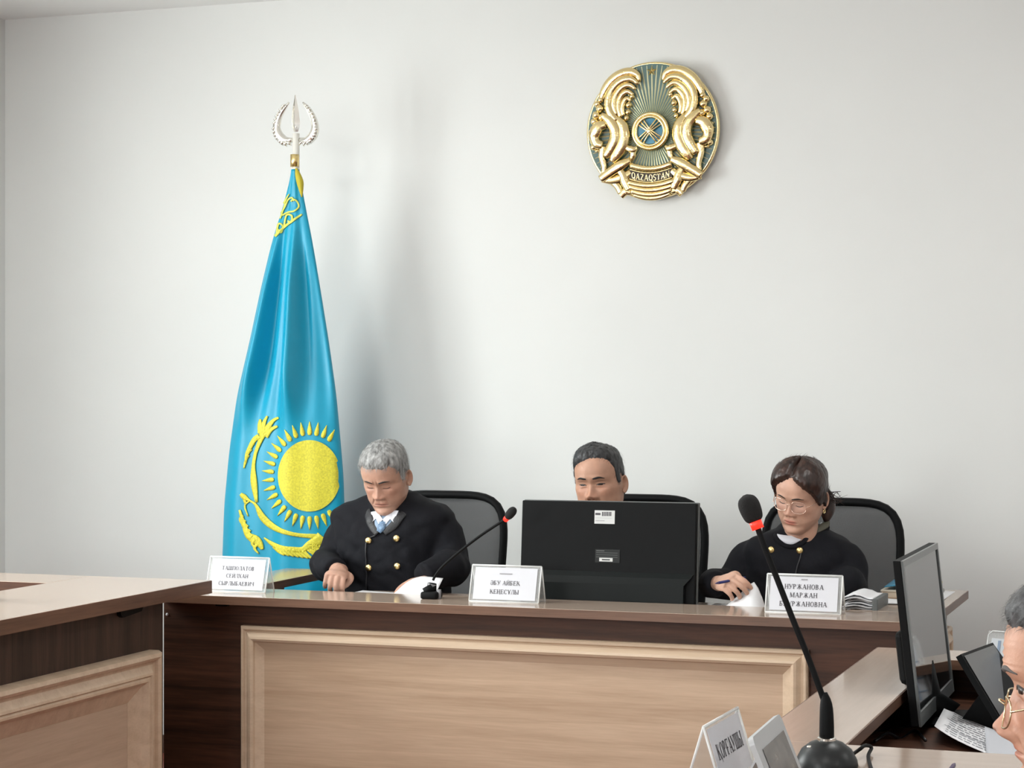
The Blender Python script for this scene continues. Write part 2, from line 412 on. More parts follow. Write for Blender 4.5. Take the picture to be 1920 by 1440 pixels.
# ------------------------------------------------------------------ desk at the right
RT = CZ-.68
RU0, RU1 = -.872, -.69; RV0, RV1 = 3.34, 5.34; RE = .75
LOW = CZ-.78
rd = root('clerk_desk', ((RU0+RE)/2, (RV0+RV1)/2, 0), 'walnut counter desk with a raised ledge at the lower right', 'desk')
t1 = mk('ledge_top', box(RU0, RU1, 3.86, RV1, RT-.025, RT, .002), M_TOPY, rd, False)
mk('edge_band', box(RU1, RU1+.0015, 3.86, 5.15, RT-.0245, RT-.0008), M_EDGEY, t1, False)
mk('edge_band', box(RU0-.0015, RU0, 3.86, RV1, RT-.0245, RT-.0008), M_EDGEY, t1, False)
t2 = mk('ledge_top', box(RU1, RE, 5.15, RV1, RT-.025, RT, .002), M_TOPX, rd, False)
mk('edge_band', box(RU1, RE, 5.1485, 5.15, RT-.0245, RT-.0008), M_EDGE, t2, False)
t3 = mk('ledge_top', box(RU0, RE, RV0, 3.86, RT-.025, RT, .002), M_TOPX, rd, False)
mk('edge_band', box(RU1, RE, 3.86, 3.8615, RT-.0245, RT-.0008), M_EDGE, t3, False)
mk('inner_top', box(RU0+.04, RE, 3.44, 5.30, LOW-.025, LOW, .002), M_DARKH, rd, False)
mk('side_board', box(RU0+.03, RU0+.05, RV0+.03, RV1-.03, 0, RT-.025), M_DARKY, rd, False)
mk('back_board', box(RU0+.05, RE-.02, RV1-.05, RV1-.03, 0, RT-.025), M_DARKH, rd, False)
mk('front_board', box(RU0+.05, RE-.02, RV0+.03, RV0+.05, 0, RT-.025), M_DARKH, rd, False)
mk('end_board', box(RE-.02, RE, RV0+.03, RV1-.03, 0, RT-.025), M_DARKY, rd, False)
# ------------------------------------------------------------------ lettering (serif capitals drawn stroke by stroke)
def _T(x, y0=0, y1=1, s=True, t=.17):
    q = [[(x-t/2, y0), (x+t/2, y0), (x+t/2, y1), (x-t/2, y1)]]
    if s:
        for y in ((y0, y0+.06), (y1-.06, y1)): q.append([(x-t/2-.08, y[0]), (x+t/2+.08, y[0]), (x+t/2+.08, y[1]), (x-t/2-.08, y[1])])
    return q
def _L(x0, y0, x1, y1, t=.08):
    dx, dy = x1-x0, y1-y0; l = math.hypot(dx, dy); nx, ny = -dy/l*t/2, dx/l*t/2
    return [[(x0+nx, y0+ny), (x0-nx, y0-ny), (x1-nx, y1-ny), (x1+nx, y1+ny)]]
def _O(cx, cy, rx, ry, a0=0, a1=360, t=.17, th=.08):
    out = []; n = max(6, int(abs(a1-a0)/15))
    for i in range(n):
        A = [math.radians(a0+(a1-a0)*(i+k)/n) for k in (0, 1)]
        out.append([(cx+rx*math.cos(A[0]), cy+ry*math.sin(A[0])), (cx+rx*math.cos(A[1]), cy+ry*math.sin(A[1])),
                    (cx+(rx-t)*math.cos(A[1]), cy+(ry-th)*math.sin(A[1])), (cx+(rx-t)*math.cos(A[0]), cy+(ry-th)*math.sin(A[0]))])
    return out
_top = lambda a, b: _L(a, .96, b, .96)
_K = _T(.14)+_L(.2, .45, .68, .97)+_L(.36, .6, .78, .03, .17)+_L(.62, .03, .92, .03, .06)
_N = _T(.14)+_T(.72)+_L(.14, .5, .72, .5)
_G = _T(.14)+_top(.1, .72)+_L(.7, .97, .7, .72, .06)
_Y = _L(.08, 1, .42, .45, .17)+_L(.8, 1, .44, .45)+_T(.42, 0, .5)+_L(-.02, .97, .25, .97, .06)+_L(.65, .97, .92, .97, .06)
_I = _T(.14)+_T(.72)+_L(.18, .06, .68, .94)
_SH = _T(.14)+_T(.56)+_T(.98)+_L(.14, .04, .98, .04)
_B = _T(.14)+_O(.3, .27, .36, .29, -90, 90)+_L(.14, .52, .3, .52)+_L(.14, .03, .3, .03)
GL = {'А': (.9, _L(.08, .02, .42, 1)+_L(.42, 1, .78, .02, .18)+_L(.22, .34, .62, .34)+_L(-.02, .03, .24, .03, .06)+_L(.58, .03, .96, .03, .06)),
 'Т': (.86, _T(.42)+_top(.02, .82)+_L(.04, .97, .04, .72, .06)+_L(.8, .97, .8, .72, .06)), 'Ш': (1.14, _SH), 'П': (.86, _T(.14)+_T(.72)+_top(.14, .72)),
 'О': (.86, _O(.42, .5, .42, .52)), 'Л': (.86, _T(.72)+_top(.3, .72)+_L(.34, .95, .14, .06)+_L(0, .04, .2, .04, .1)),
 'В': (.8, _B+_O(.28, .76, .32, .26, -90, 90)+_L(.14, .97, .3, .97)), 'С': (.84, _O(.44, .5, .44, .52, 42, 318)+_L(.78, .66, .78, .96, .06)),
 'Е': (.8, _T(.14)+_top(.14, .7)+_L(.14, .5, .55, .5)+_L(.14, .04, .72, .04)+_L(.7, .97, .7, .74, .06)+_L(.74, .03, .74, .28, .06)+_L(.54, .38, .54, .62, .06)),
 'И': (.88, _I), 'Й': (.88, _I+_O(.43, 1.26, .2, .16, 190, 350, .07, .07)), 'Х': (.88, _L(.12, .98, .74, .02, .18)+_L(.76, .98, .1, .02)+_L(0, .97, .3, .97, .06)+_L(.58, .97, .88, .97, .06)+_L(-.02, .03, .26, .03, .06)+_L(.56, .03, .88, .03, .06)),
 'Н': (.88, _N), 'Ң': (.92, _N+_L(.82, .03, .9, -.22, .08)), 'Ы': (1.1, _B+_T(.92)), 'Р': (.76, _T(.14)+_O(.28, .74, .36, .28, -90, 90)+_L(.14, .97, .3, .97)+_L(.14, .48, .3, .48)),
 'Б': (.8, _B+_top(.14, .62)+_L(.62, .97, .62, .76, .06)), 'К': (.88, _K), 'Қ': (.9, _K+_L(.86, .03, .92, -.22, .08)), 'Ч': (.84, _T(.68)+_L(.12, .97, .16, .6, .17)+_O(.36, .62, .24, .2, 180, 300, .12)+_L(.36, .44, .68, .5)),
 'Ә': (.86, _O(.42, .5, .42, .52, -160, 140)+_L(.04, .5, .78, .5)), 'У': (.82, _L(.06, 1, .42, .36, .17)+_L(.8, 1, .3, .06)+_O(.2, .12, .14, .13, 180, 330, .07)+_L(-.04, .97, .24, .97, .06)+_L(.62, .97, .92, .97, .06)),
 'Ұ': (.86, _Y+_L(.16, .3, .7, .3)), 'Г': (.74, _G), 'Ғ': (.76, _G+_L(-.04, .45, .46, .45)), 'М': (1.08, _T(.12, t=.09)+_T(.92)+_L(.14, .98, .5, .06, .18)+_L(.5, .06, .9, .98)),
 'Ж': (1.16, _T(.56)+_L(.5, .48, .14, .97)+_L(.62, .48, .98, .97)+_L(.44, .55, .1, .04, .14)+_L(.68, .55, 1.02, .04, .14)), 'Q': (.86, _O(.42, .5, .42, .52)+_L(.4, .2, .84, -.14, .14)),
 'Z': (.8, _top(.06, .7)+_L(.04, .04, .74, .04)+_L(.66, .95, .1, .05, .16)), 'S': (.7, _O(.33, .74, .3, .27, 30, 270, .15)+_O(.33, .27, .32, .29, -150, 90, .15)), 'N': (.9, _T(.12, t=.09)+_T(.76, t=.09)+_L(.12, .97, .76, .03, .17))}
GL['A'] = GL['А']; GL['T'] = GL['Т']
def text_width(s, tr=.1): return sum((GL[c][0] if c in GL else .45)+tr for c in s)-tr
def text(s, origin, ex, ey, h, mapper=None, squeeze=1.0, tr=.1):
    """centred at origin, cap height h; returns (verts, faces)"""
    x = -text_width(s, tr)/2; V = []; F = []
    o, ex, ey = np.asarray(origin, float), np.asarray(ex, float), np.asarray(ey, float)
    for c in s:
        if c in GL:
            for q in GL[c][1]:
                n = len(V)
                for a, b in q: V.append(mapper((x+a)*h*squeeze, b*h) if mapper else o+ex*((x+a)*h*squeeze)+ey*(b*h))
                F.append(tuple(range(n, n+len(q))))
            x += GL[c][0]+tr
        else: x += .45+tr
    return np.array(V), F

# ------------------------------------------------------------------ national flag on its pole
FV = 6.74
flL = [(318, 549), (350, 541), (390, 530), (450, 511), (540, 490), (640, 469), (740, 446), (850, 431), (950, 422), (1066, 418), (1130, 417)]
flR = [(318, 560), (350, 566), (390, 573), (450, 585), (540, 600), (640, 616), (740, 630), (850, 640), (900, 644), (1000, 646), (1130, 647)]
fy = np.linspace(318, 1290, 150)
def ext(tab, y): return np.interp(y, [t[0] for t in tab], [t[1] for t in tab])
def smoothed(a, k=9):
    return np.convolve(np.pad(a, k//2, 'edge'), np.ones(k)/k, 'valid')
fxl, fxr = smoothed(ext(flL, fy)), smoothed(ext(flR, fy))
fzs = np.array([P(0, y, FV).z*0+P((a+b)/2, y, FV).z for y, a, b in zip(fy, fxl, fxr)])
fuL = np.array([P(a, y, FV).x for y, a in zip(fy, fxl)]); fuR = np.array([P(b, y, FV).x for y, b in zip(fy, fxr)])
def flag_y(U, z):
    z = np.asarray(z, float); a = np.interp(-z, -fzs, fuL); b = np.interp(-z, -fzs, fuR)
    s = np.clip((U-(a+b)/2)/((b-a)/2), -1, 1); hw = (b-a)/2
    g = sstep(2.30, 1.2, z)
    y = FV-(.35*hw)*np.sqrt(np.clip(1-s*s, 0, 1))
    low = sstep(1.55, 1.26, z)
    f = .26*hw*np.cos(s*6.2+.7+.6*z)*(1-.86*low)+.11*hw*np.cos(s*13.5+2.0-z*1.5)*(1-.85*low)
    y = np.minimum(y, FV-.019*np.sqrt(np.clip(1-s*s, 0, 1))*sstep(1.9, 2.2, z)); return y+f*(1-s**4)*(.15+.85*sstep(2.12, 1.80, z))
def flag_pt(px, py, off=.0025):
    y = FV-.05
    for _ in range(5):
        q = P(px, py, float(y)); y = flag_y(q.x, q.z)
    q = P(px, py, float(y)); return (q.x, float(y)-off, q.z)
ss = np.sin(np.linspace(-math.pi/2, math.pi/2, 90))
Fa = np.zeros((150, 90, 3)); Fb = np.zeros((150, 90, 3))
for i in range(150):
    c, h = (fuL[i]+fuR[i])/2, (fuR[i]-fuL[i])/2
    U = c+ss*h; y = flag_y(U, np.full(90, fzs[i]))
    Fa[i] = np.column_stack([U, y, np.full(90, fzs[i])])
    Fb[i] = np.column_stack([U, FV+.30*h*np.sqrt(1-ss**2)+.1*h*np.cos(ss*9)*(1-ss**2), np.full(90, fzs[i])])
ring = np.concatenate([Fa, Fb[:, ::-1][:, 1:-1]], 1)
M_FLAG = mat('flag_satin', (.0, .30, .47), .42, bump=.10, bscale=900, var=.05, vscale=3)
b_ = M_FLAG.node_tree.nodes['Principled BSDF']; b_.inputs['Sheen Weight'].default_value = .08; b_.inputs['Sheen Tint'].default_value = (.3, .9, 1, 1)
M_YEL = mat('flag_yellow', (.66, .60, .045), .6, bump=.5, bscale=260, var=.18, vscale=160)
M_ORN = mat('flag_gold_thread', (.60, .62, .10), .5)
fx = P(555, 250, FV)
fl = root('flag_on_pole', (fx.x, FV, 0), 'sky blue flag with yellow sun and eagle hanging from a silver-topped pole', 'flag')
fv, ff = grid(ring, True); ff = list(ff)+[tuple(range(ring.shape[1]))]
cloth = mk('flag_cloth', (fv, ff), M_FLAG, fl)
pole_x = fx.x
mk('pole', tube([(pole_x, FV, .06), (pole_x, FV, P(555, 250, FV).z)], .013, 16), mat('pole_white', (.82, .80, .74), .3), fl)
mk('ferrule', tube([(pole_x-.003, FV-.004, P(555, 313, FV).z), (pole_x-.003, FV-.004, P(555, 290, FV).z)], .0165, 16), M_GOLDB, fl)
mk('stand', lathe((pole_x, FV, 0), [(.16, 0), (.165, .012), (.15, .03), (.05, .05), (.03, .09), (.018, .12)]), M_SILVER, fl, True, 40)
# finial: spear and two wings
s = FV
def fp(x, y, dv=0.0):
    q = P(x, y, FV); return (q.x, FV+dv, q.z)
fin = mk('finial_spear', join(tube([fp(555, 247), fp(555, 240), fp(554.5, 228), fp(554, 205), fp(553.5, 178)], [.008, .014, .017, .012, .0015], 4, up=(0, 1, 0), ratio=.5), sphere(fp(555.5, 238), .007, 12, 8)), M_SILVER, fl, True, 30)
for sg in (-1, 1):
    cx = 555
    wing = [tube([fp(cx+sg*6, 262), fp(cx+sg*20, 264), fp(cx+sg*32, 254), fp(cx+sg*36, 238), fp(cx+sg*31, 218), fp(cx+sg*22, 203), fp(cx+sg*13, 192)], [.008, .016, .018, .015, .012, .009, .003], 8, n=24)]
    crest = smooth_path(np.array([(6, 262), (20, 264), (32, 254), (36, 238), (31, 218), (22, 203), (13, 192)], float), 40)
    tgc = np.gradient(crest, axis=0); tgc /= np.linalg.norm(tgc, axis=1)[:, None]
    for k in range(15):                     # overlapping feathers fanned along the outer edge
        i = 5+int(k*2.25); c_ = crest[i]; tx, ty = tgc[i]; t = k/14
        d_ = np.array([-ty, tx])*.75-np.array([tx, ty])*.75; d_ = d_/np.linalg.norm(d_)
        if d_ @ (c_-np.array([14., 232.])) < 0: d_ = np.array([ty, -tx])*.75-np.array([tx, ty])*.75
        L = 13-6*t; e_ = c_+d_*L; m_ = c_+d_*L*.55+np.array([tx, ty])*-1.2
        wing.append(tube([fp(cx+sg*c_[0], c_[1], -.006), fp(cx+sg*m_[0], m_[1], -.011), fp(cx+sg*e_[0], e_[1], -.004)], [.008*(1-.4*t), .0088*(1-.4*t), .0015], 7, n=8, ratio=.6))
    mk('finial_wing', join(*wing), M_SILVER, fl)
M_TASS = mat('tassel_gold', (.50, .42, .03), .7, bump=.6, bscale=300)
mk('tassel', join(tube([fp(560, 317, -.02), fp(564, 328, -.026), fp(569, 342, -.03), fp(571, 356, -.03), fp(572.5, 371, -.03)], [.004, .010, .013, .009, .002], 10, n=16)), M_TASS, fl)
# sun
sc_, sr = (581, 892), (59, 67)
def patch(rows): return np.array(rows)
A = []
for i in range(13):
    r = i/12
    A.append([flag_pt(min(sc_[0]+sr[0]*r*math.cos(t), 641), sc_[1]+sr[1]*r*math.sin(t), .005) for t in np.linspace(0, 2*math.pi, 72, endpoint=False)])
sv, sf = grid(np.array(A), True)
mk('sun', (sv, sf), M_YEL, fl)
for k in range(34):
    t = 2*math.pi*(k+.5)/34; c_, s_ = math.cos(t), math.sin(t)
    if sc_[0]+90*c_ > 640: continue
    rows = []
    for q, wd in ((1.13, .0), (1.15, 3.2), (1.22, 4.4), (1.32, 3.4), (1.42, 1.8), (1.52, .3)):
        bx, by = sc_[0]+sr[0]*q*c_, sc_[1]+sr[1]*q*s_
        rows.append([flag_pt(bx-s_*wd*e, by+c_*wd*e) for e in (-1, 0, 1)])
    mk('sun_ray', thick(np.array(rows), .001, (0, -1, 0)), M_YEL, fl)
def stroke(path, widths, n=26, off=.0035):
    q = smooth_path(np.column_stack([np.array(path, float), np.array(widths, float)]), n)
    tg = np.gradient(q[:, :2], axis=0); tg /= np.linalg.norm(tg, axis=1)[:, None]+1e-9
    rows = []
    for (x, y, wd), (tx, ty) in zip(q, tg):
        rows.append([flag_pt(min(x-ty*wd*e, 644), y+tx*wd*e, off) for e in (-1, -.33, .33, 1)])
    return thick(np.array(rows), .0012, (0, -1, 0))
wingA = [stroke([(482, 942), (477, 905), (476, 875), (480, 850), (488, 828), (495, 812)], [2.5, 6, 3.5, 3, 4, 6]),
         stroke([(495, 818), (492, 806), (497, 790), (502, 780)], [7, 6, 3.2, 1.6]), stroke([(497, 815), (504, 800), (514, 788), (523, 783)], [7, 5, 3, 2]),
         stroke([(498, 818), (508, 806), (521, 799)], [6, 4, 2]), stroke([(490, 812), (488, 797), (489, 786)], [6, 4, 2]),
         stroke([(487, 818), (478, 824), (470, 838), (464, 852), (461, 868)], [5, 4.5, 4, 3.4, 1.5])]
for k in range(5): wingA.append(stroke([(482-5*k, 820+11*k), (476-4*k, 825+11*k), (471-3.2*k, 834+11*k)], [2.6, 2.2, 1], 8))
mk('eagle_wing', join(*wingA), M_YEL, fl)
body = [stroke([(452, 926), (459, 932), (468, 938), (480, 946), (492, 968), (508, 984), (530, 996), (560, 1003), (600, 1006)], [3, 5, 2, 2.5, 6, 6, 4.5, 3.5, 5]),
        stroke([(458, 930), (461, 944)], [4, 2], 8), stroke([(470, 938), (460, 948), (466, 968)], [1.5, 1.5, 1], 10)]
mk('eagle_body', join(*body), M_YEL, fl)
wingB = [stroke([(450, 956), (458, 982), (466, 1003), (480, 1012), (488, 1020), (493, 1030)], [2, 4, 6, 8, 6, 2.5])]
for k in range(7): wingB.append(stroke([(456+4.5*k, 966+9*k), (451+4.5*k, 974+9*k), (455+5.2*k, 984+9*k)], [3, 2.5, 1], 8))
mk('eagle_wing', join(*wingB), M_YEL, fl)
tail = [stroke([(496, 1008), (512, 1020), (530, 1028), (550, 1030), (568, 1030), (580, 1022), (600, 1012), (606, 1006)], [1, 4, 5, 5, 5, 7, 11, 12])]
for k in range(7): tail.append(stroke([(514+9*k, 1024+1.2*k), (524+9*k, 1034+1.2*k), (534+9*k, 1041+1.2*k)], [3.5, 3, 1.2], 8))
for k in range(5): tail.append(stroke([(578, 1018+3*k), (596, 1018+6*k), (620, 1022+7*k)], [3, 3, 1.4], 10))
mk('eagle_tail', join(*tail), M_YEL, fl)
orn = [stroke([(516, 443), (536, 424), (552, 412), (567, 402)], [2.6, 2.2, 2.2, 1.6]), stroke([(519, 440), (523, 420), (531, 424), (528, 436), (522, 430)], [1.7]*5),
       stroke([(533, 428), (538, 404), (548, 405), (547, 417), (540, 414)], [1.7]*5), stroke([(530, 404), (541, 398), (552, 396), (561, 388), (558, 378), (551, 374), (546, 378)], [1.5]*7),
       stroke([(528, 400), (535, 388), (541, 375), (548, 371), (552, 377)], [1.5]*5), stroke([(533, 382), (538, 372), (543, 364)], [1.8, 1.5, 1.0], 10),
       stroke([(526, 410), (531, 396), (536, 380)], [1.3]*3, 12)]
mk('ornament', join(*orn), M_ORN, fl)

# ------------------------------------------------------------------ round wall emblem
EV = VB; eR = .245
ec = P(1224, 245, VB-.03); ex0, ez0 = ec.x, ec.z
M_TEAL = mat('emblem_enamel', (.055, .125, .115), .35, coat=.5)
M_BLUE = mat('emblem_blue', (.02, .20, .33), .25, coat=.6)
M_DARKG = mat('emblem_plate', (.035, .022, .012), .4)
em = root('wall_emblem', (ex0, VB-.045, ez0-eR), 'round gold and teal relief emblem with winged horses mounted on the wall', 'emblem')
RX = Matrix.Rotation(math.pi/2, 3, 'X')
mk('disc', lathe((ex0, VB, ez0), [(eR*.97, 0), (eR, .012), (eR, .036), (eR*.985, .042), (eR*.5, .040), (.001, .040)], 96, RX), M_TEAL, em, True, 35)
mk('rim', tube([(ex0+eR*.992*math.cos(t), VB-.03, ez0+eR*.992*math.sin(t)) for t in np.linspace(0, 2*math.pi, 96, endpoint=False)], .0075, 8, closed=True, up=(0, 1, 0), ratio=1.6), M_GOLD, em)
def ep(x, y, h): return (ex0+(x-657)/597*eR, VB-h, ez0-(y-722)/632*eR)
M_RAY = mat('emblem_ray_gold', (.62, .60, .38), .3, .7)
rays = []
for k in range(76):
    t = 2*math.pi*k/76; c_, s_ = math.cos(t), math.sin(t); r0, r1 = eR*.27, eR*.965
    wd0, wd1 = .0013, .0045
    rays.append(thick(np.array([[(ex0+r0*c_-s_*wd0*e, VB-.0405-.002*(e == 0), ez0+r0*s_+c_*wd0*e) for e in (-1, 0, 1)],
                                [(ex0+r1*c_-s_*wd1*e, VB-.0405-.002*(e == 0), ez0+r1*s_+c_*wd1*e) for e in (-1, 0, 1)]]), .001, (0, 1, 0)))
mk('rays', join(*rays), M_RAY, em, False)
# central ring with its lattice
cc = ep(652, 735, 0); cr = .0655
def circ(r, h, n=64): return [(cc[0]+r*math.cos(t), VB-h, cc[2]+r*math.sin(t)) for t in np.linspace(0, 2*math.pi, n, endpoint=False)]
mk('centre_boss', lathe((cc[0], VB-.035, cc[2]), [(cr, 0), (cr*.98, .02), (cr*.80, .026), (cr*.74, .022), (.001, .024)], 64, RX), M_BLUE, em, True, 30)
mk('centre_ring', join(tube(circ(cr*.97, .056), .0075, 10, closed=True, up=(0, 1, 0)), tube(circ(cr*.80, .060), .006, 8, closed=True, up=(0, 1, 0))), M_GOLD, em)
lat = []
for a in (45, 135):
    for o in (-.011, 0, .011):
        t = math.radians(a); c_, s_ = math.cos(t), math.sin(t); L = math.sqrt(max((cr*.76)**2-o*o, 0))
        lat.append(tube([(cc[0]+q*L*c_-s_*o*(.45+.75*abs(q)), VB-.060-.010*(1-q*q), cc[2]+q*L*s_+c_*o*(.45+.75*abs(q))) for q in np.linspace(-1, 1, 9)], .0032, 6))
lat.append(sphere((cc[0], VB-.068, cc[2]), (.012, .006, .012), 14, 8))
mk('lattice', join(*lat), M_GOLD, em)
st = []
for k in range(10):
    t = math.pi/2+k*math.pi/5; r = .021 if k % 2 == 0 else .0085
    st.append((r*math.cos(t), r*math.sin(t)))
sp_ = ep(655, 165, .0); V_ = [(sp_[0]+a, VB-.043, sp_[2]+b) for a, b in st]+[(sp_[0], VB-.053, sp_[2])]
mk('star', (V_, [(k, (k+1) % 10, 10) for k in range(10)]), M_GOLD, em, False)
# winged horses: relief strokes, (path, half width in drawing units, height)
WING = [([(548, 265), (525, 200), (455, 168), (360, 190), (275, 255), (215, 350), (190, 440)], [10, 22, 27, 28, 28, 24, 10], .050),
        ([(545, 290), (470, 235), (370, 255), (290, 340), (262, 440), (280, 540), (340, 630)], [8, 18, 22, 22, 24, 26, 22], .058),
        ([(520, 335), (450, 290), (375, 320), (322, 400), (312, 480), (340, 570)], [8, 17, 19, 20, 20, 14], .055),
        ([(495, 385), (435, 350), (385, 380), (355, 440), (355, 520), (375, 590)], [8, 16, 17, 17, 17, 12], .052),
        ([(470, 440), (430, 415), (400, 450), (388, 510), (400, 575)], [8, 15, 16, 16, 12], .050)]
BODY = [([(335, 600), (395, 680), (408, 780), (375, 880), (325, 960), (300, 1010)], [22, 36, 40, 40, 36, 20], .055),
        ([(205, 560), (275, 620), (325, 700), (328, 790), (290, 880), (240, 960)], [16, 30, 34, 34, 32, 22], .062),
        ([(245, 655), (180, 672), (142, 735), (140, 790), (165, 835), (215, 850)], [24, 36, 38, 30, 30, 24], .060),
        ([(215, 860), (205, 950), (225, 1050), (215, 1130)], [26, 22, 18, 14], .055),
        ([(290, 940), (350, 960), (400, 890), (440, 830)], [20, 20, 18, 10], .052),
        ([(430, 880), (490, 900), (530, 880)], [18, 22, 8], .055), ([(490, 900), (485, 960), (455, 1010)], [22, 18, 10], .052)]
RIB = [([(195, 1168), (300, 1095), (390, 1040), (470, 1000)], [24, 30, 30, 18], .060), ([(200, 1175), (310, 1180), (410, 1150), (470, 1110)], [14, 26, 30, 22], .052),
       ([(350, 1070), (395, 1130), (420, 1200), (455, 1280)], [20, 26, 30, 22], .056), ([(300, 1190), (350, 1245), (375, 1300)], [18, 22, 20], .050),
       ([(375, 1330), (420, 1290), (470, 1300)], [22, 26, 18], .050)]
def relief(items, mir):
    out = []
    for path, wd, h in items:
        pts = [ep(1314-x if mir else x, y, h) for x, y in path]
        out.append(tube(pts, np.array(wd)*1.55/610*eR, 10, n=26, up=(0, 1, 0), ratio=.62))
    return out
for mir in (False, True):
    blobs = []
    for (x, y, r) in ((150, 560, 30), (185, 500, 30), (130, 620, 26), (200, 585, 28), (160, 455, 24), (190, 420, 22), (450, 480, 22), (445, 545, 20), (430, 600, 20), (480, 400, 18), (120, 690, 22), (125, 860, 24)):
        blobs.append(sphere(ep(1314-x if mir else x, y, .050), r*1.3/610*eR, 12, 8))
    mk('horse_wing', join(*relief(WING, mir)), M_GOLD, em)
    mk('winged_horse', join(*(relief(BODY, mir)+blobs)), M_GOLD, em)
    mk('ribbon', join(*relief(RIB, mir)), M_GOLD, em)
    for k in range(7):
        y = 470+70*k; x = 128-6*k if k < 4 else 100+8*(k-3)
        x0, x1 = 85+abs(k-3.2)*14, 150+abs(k-3.2)*10
        mk('feather', tube([ep(1314-x1 if mir else x1, y, .046), ep(1314-(x0+x1)/2 if mir else (x0+x1)/2, y+8, .050), ep(1314-x0 if mir else x0, y-4, .044)], [.006, .0055, .001], 6, n=8), M_GOLD, em)
# banner: sagging bands and the name plate
def arc_pts(y0, sag, x0, x1, h, n=20):
    return [ep(x, y0+sag*(1-((x-657)/((x1-x0)/2))**2), h) for x in np.linspace(x0, x1, n)]
for y0, x0, x1, wd, h in ((1045, 470, 845, 26, .058), (1205, 445, 870, 24, .060), (1245, 455, 860, 24, .057), (1285, 470, 845, 24, .053), (1318, 490, 825, 22, .048)):
    mk('banner_band', tube(arc_pts(y0, 42, x0, x1, h), wd/610*eR, 10, up=(0, 1, 0), ratio=.7), M_GOLD, em)
pl = []
for x in np.linspace(462, 852, 24):
    s_ = 42*(1-((x-657)/200)**2); pl.append([ep(x, 1082+s_, .058), ep(x, 1172+s_, .061)])
np_ = mk('name_plate', thick(np.array(pl), .012, (0, 1, 0)), M_DARKG, em, False)
mk('name_plate_rim', join(tube([r[0] for r in pl], .0028, 6), tube([r[1] for r in pl], .0028, 6)), M_GOLD, np_)
def bmap(a, b):
    x = 657+a/eR*610; s_ = 42*(1-((x-657)/200)**2); return ep(x, 1158+s_-b/eR*610, .0615)
mk('lettering', text('QAZAQSTAN', (0, 0, 0), (1, 0, 0), (0, 0, 1), .0235, bmap, .70), M_GOLD, np_, False)

# ------------------------------------------------------------------ mesh-backed office chairs
M_NET = see_through('chair_net', (.050, .052, .056), .32, .6)
def chair(u, v, label, rz=0):
    r = root('office_chair', (u, v, 0), label, 'chair', 'mesh-backed chairs')
    hw, zt, zb, yb = .232, 1.075, .56, .0
    def lean(z): return yb+.10*(z-.56)
    out = []
    for t in np.linspace(0, 2*math.pi, 64, endpoint=False):     # rounded-rectangle frame
        c_, s_ = math.cos(t), math.sin(t); n = 4.5
        q = (abs(c_)**n+abs(s_)**n)**(-1/n); z = (zt+zb)/2+q*s_*(zt-zb)/2
        wd = hw*(1-.10*(1-(z-zb)/(zt-zb))); out.append((u+q*c_*wd, v+lean(z), z))
    mk('back_frame', tube(out, .014, 8, closed=True, up=(0, 1, 0), ratio=1.25), M_BLACK, r)
    G = []
    for z in np.linspace(zb+.012, zt-.012, 16):
        s_ = ((z-(zt+zb)/2)/((zt-zb)/2)); wd = hw*(1-.10*(1-(z-zb)/(zt-zb)))*(1-abs(s_)**4.5)**(1/4.5)
        G.append([(u+a*wd, v+lean(z)+.012*math.cos(a*1.5)-.010, z) for a in np.linspace(-1, 1, 14)])
    mk('back_net', thick(np.array(G), .003, (0, 1, 0)), M_NET, r)
    mk('seat', box(u-.235, u+.235, v-.50, v-.03, .44, .52, .03, 3), mat('chair_cloth', (.014, .014, .016), .9, bump=.4, bscale=300), r)
    mk('spine', tube([(u, v-.2, .43), (u, v+.02, .42), (u, v+.06, .5), (u, v+.035, .7)], [.02, .022, .022, .018], 8, n=14), M_BLACK, r)
    mk('gas_lift', tube([(u, v-.25, .08), (u, v-.25, .44)], .026, 14), M_BLACK, r)
    for k in range(5):
        a = 2*math.pi*k/5+.3; e = (u+.26*math.cos(a), v-.25+.26*math.sin(a))
        leg = mk('base_leg', tube([(u, v-.25, .11), (e[0], e[1], .075)], [.024, .016], 8), M_BLACK, r)
        mk('castor', sphere((e[0], e[1], .03), (.028, .028, .03), 12, 8), M_BLACK, leg)
    return r
CHV = 6.62
chair(-2.612, CHV, 'black mesh office chair behind the grey-haired judge')
chair(-1.892, CHV, 'black mesh office chair behind the judge at the computer monitor')
chair(-1.237, CHV, 'black mesh office chair behind the woman judge')

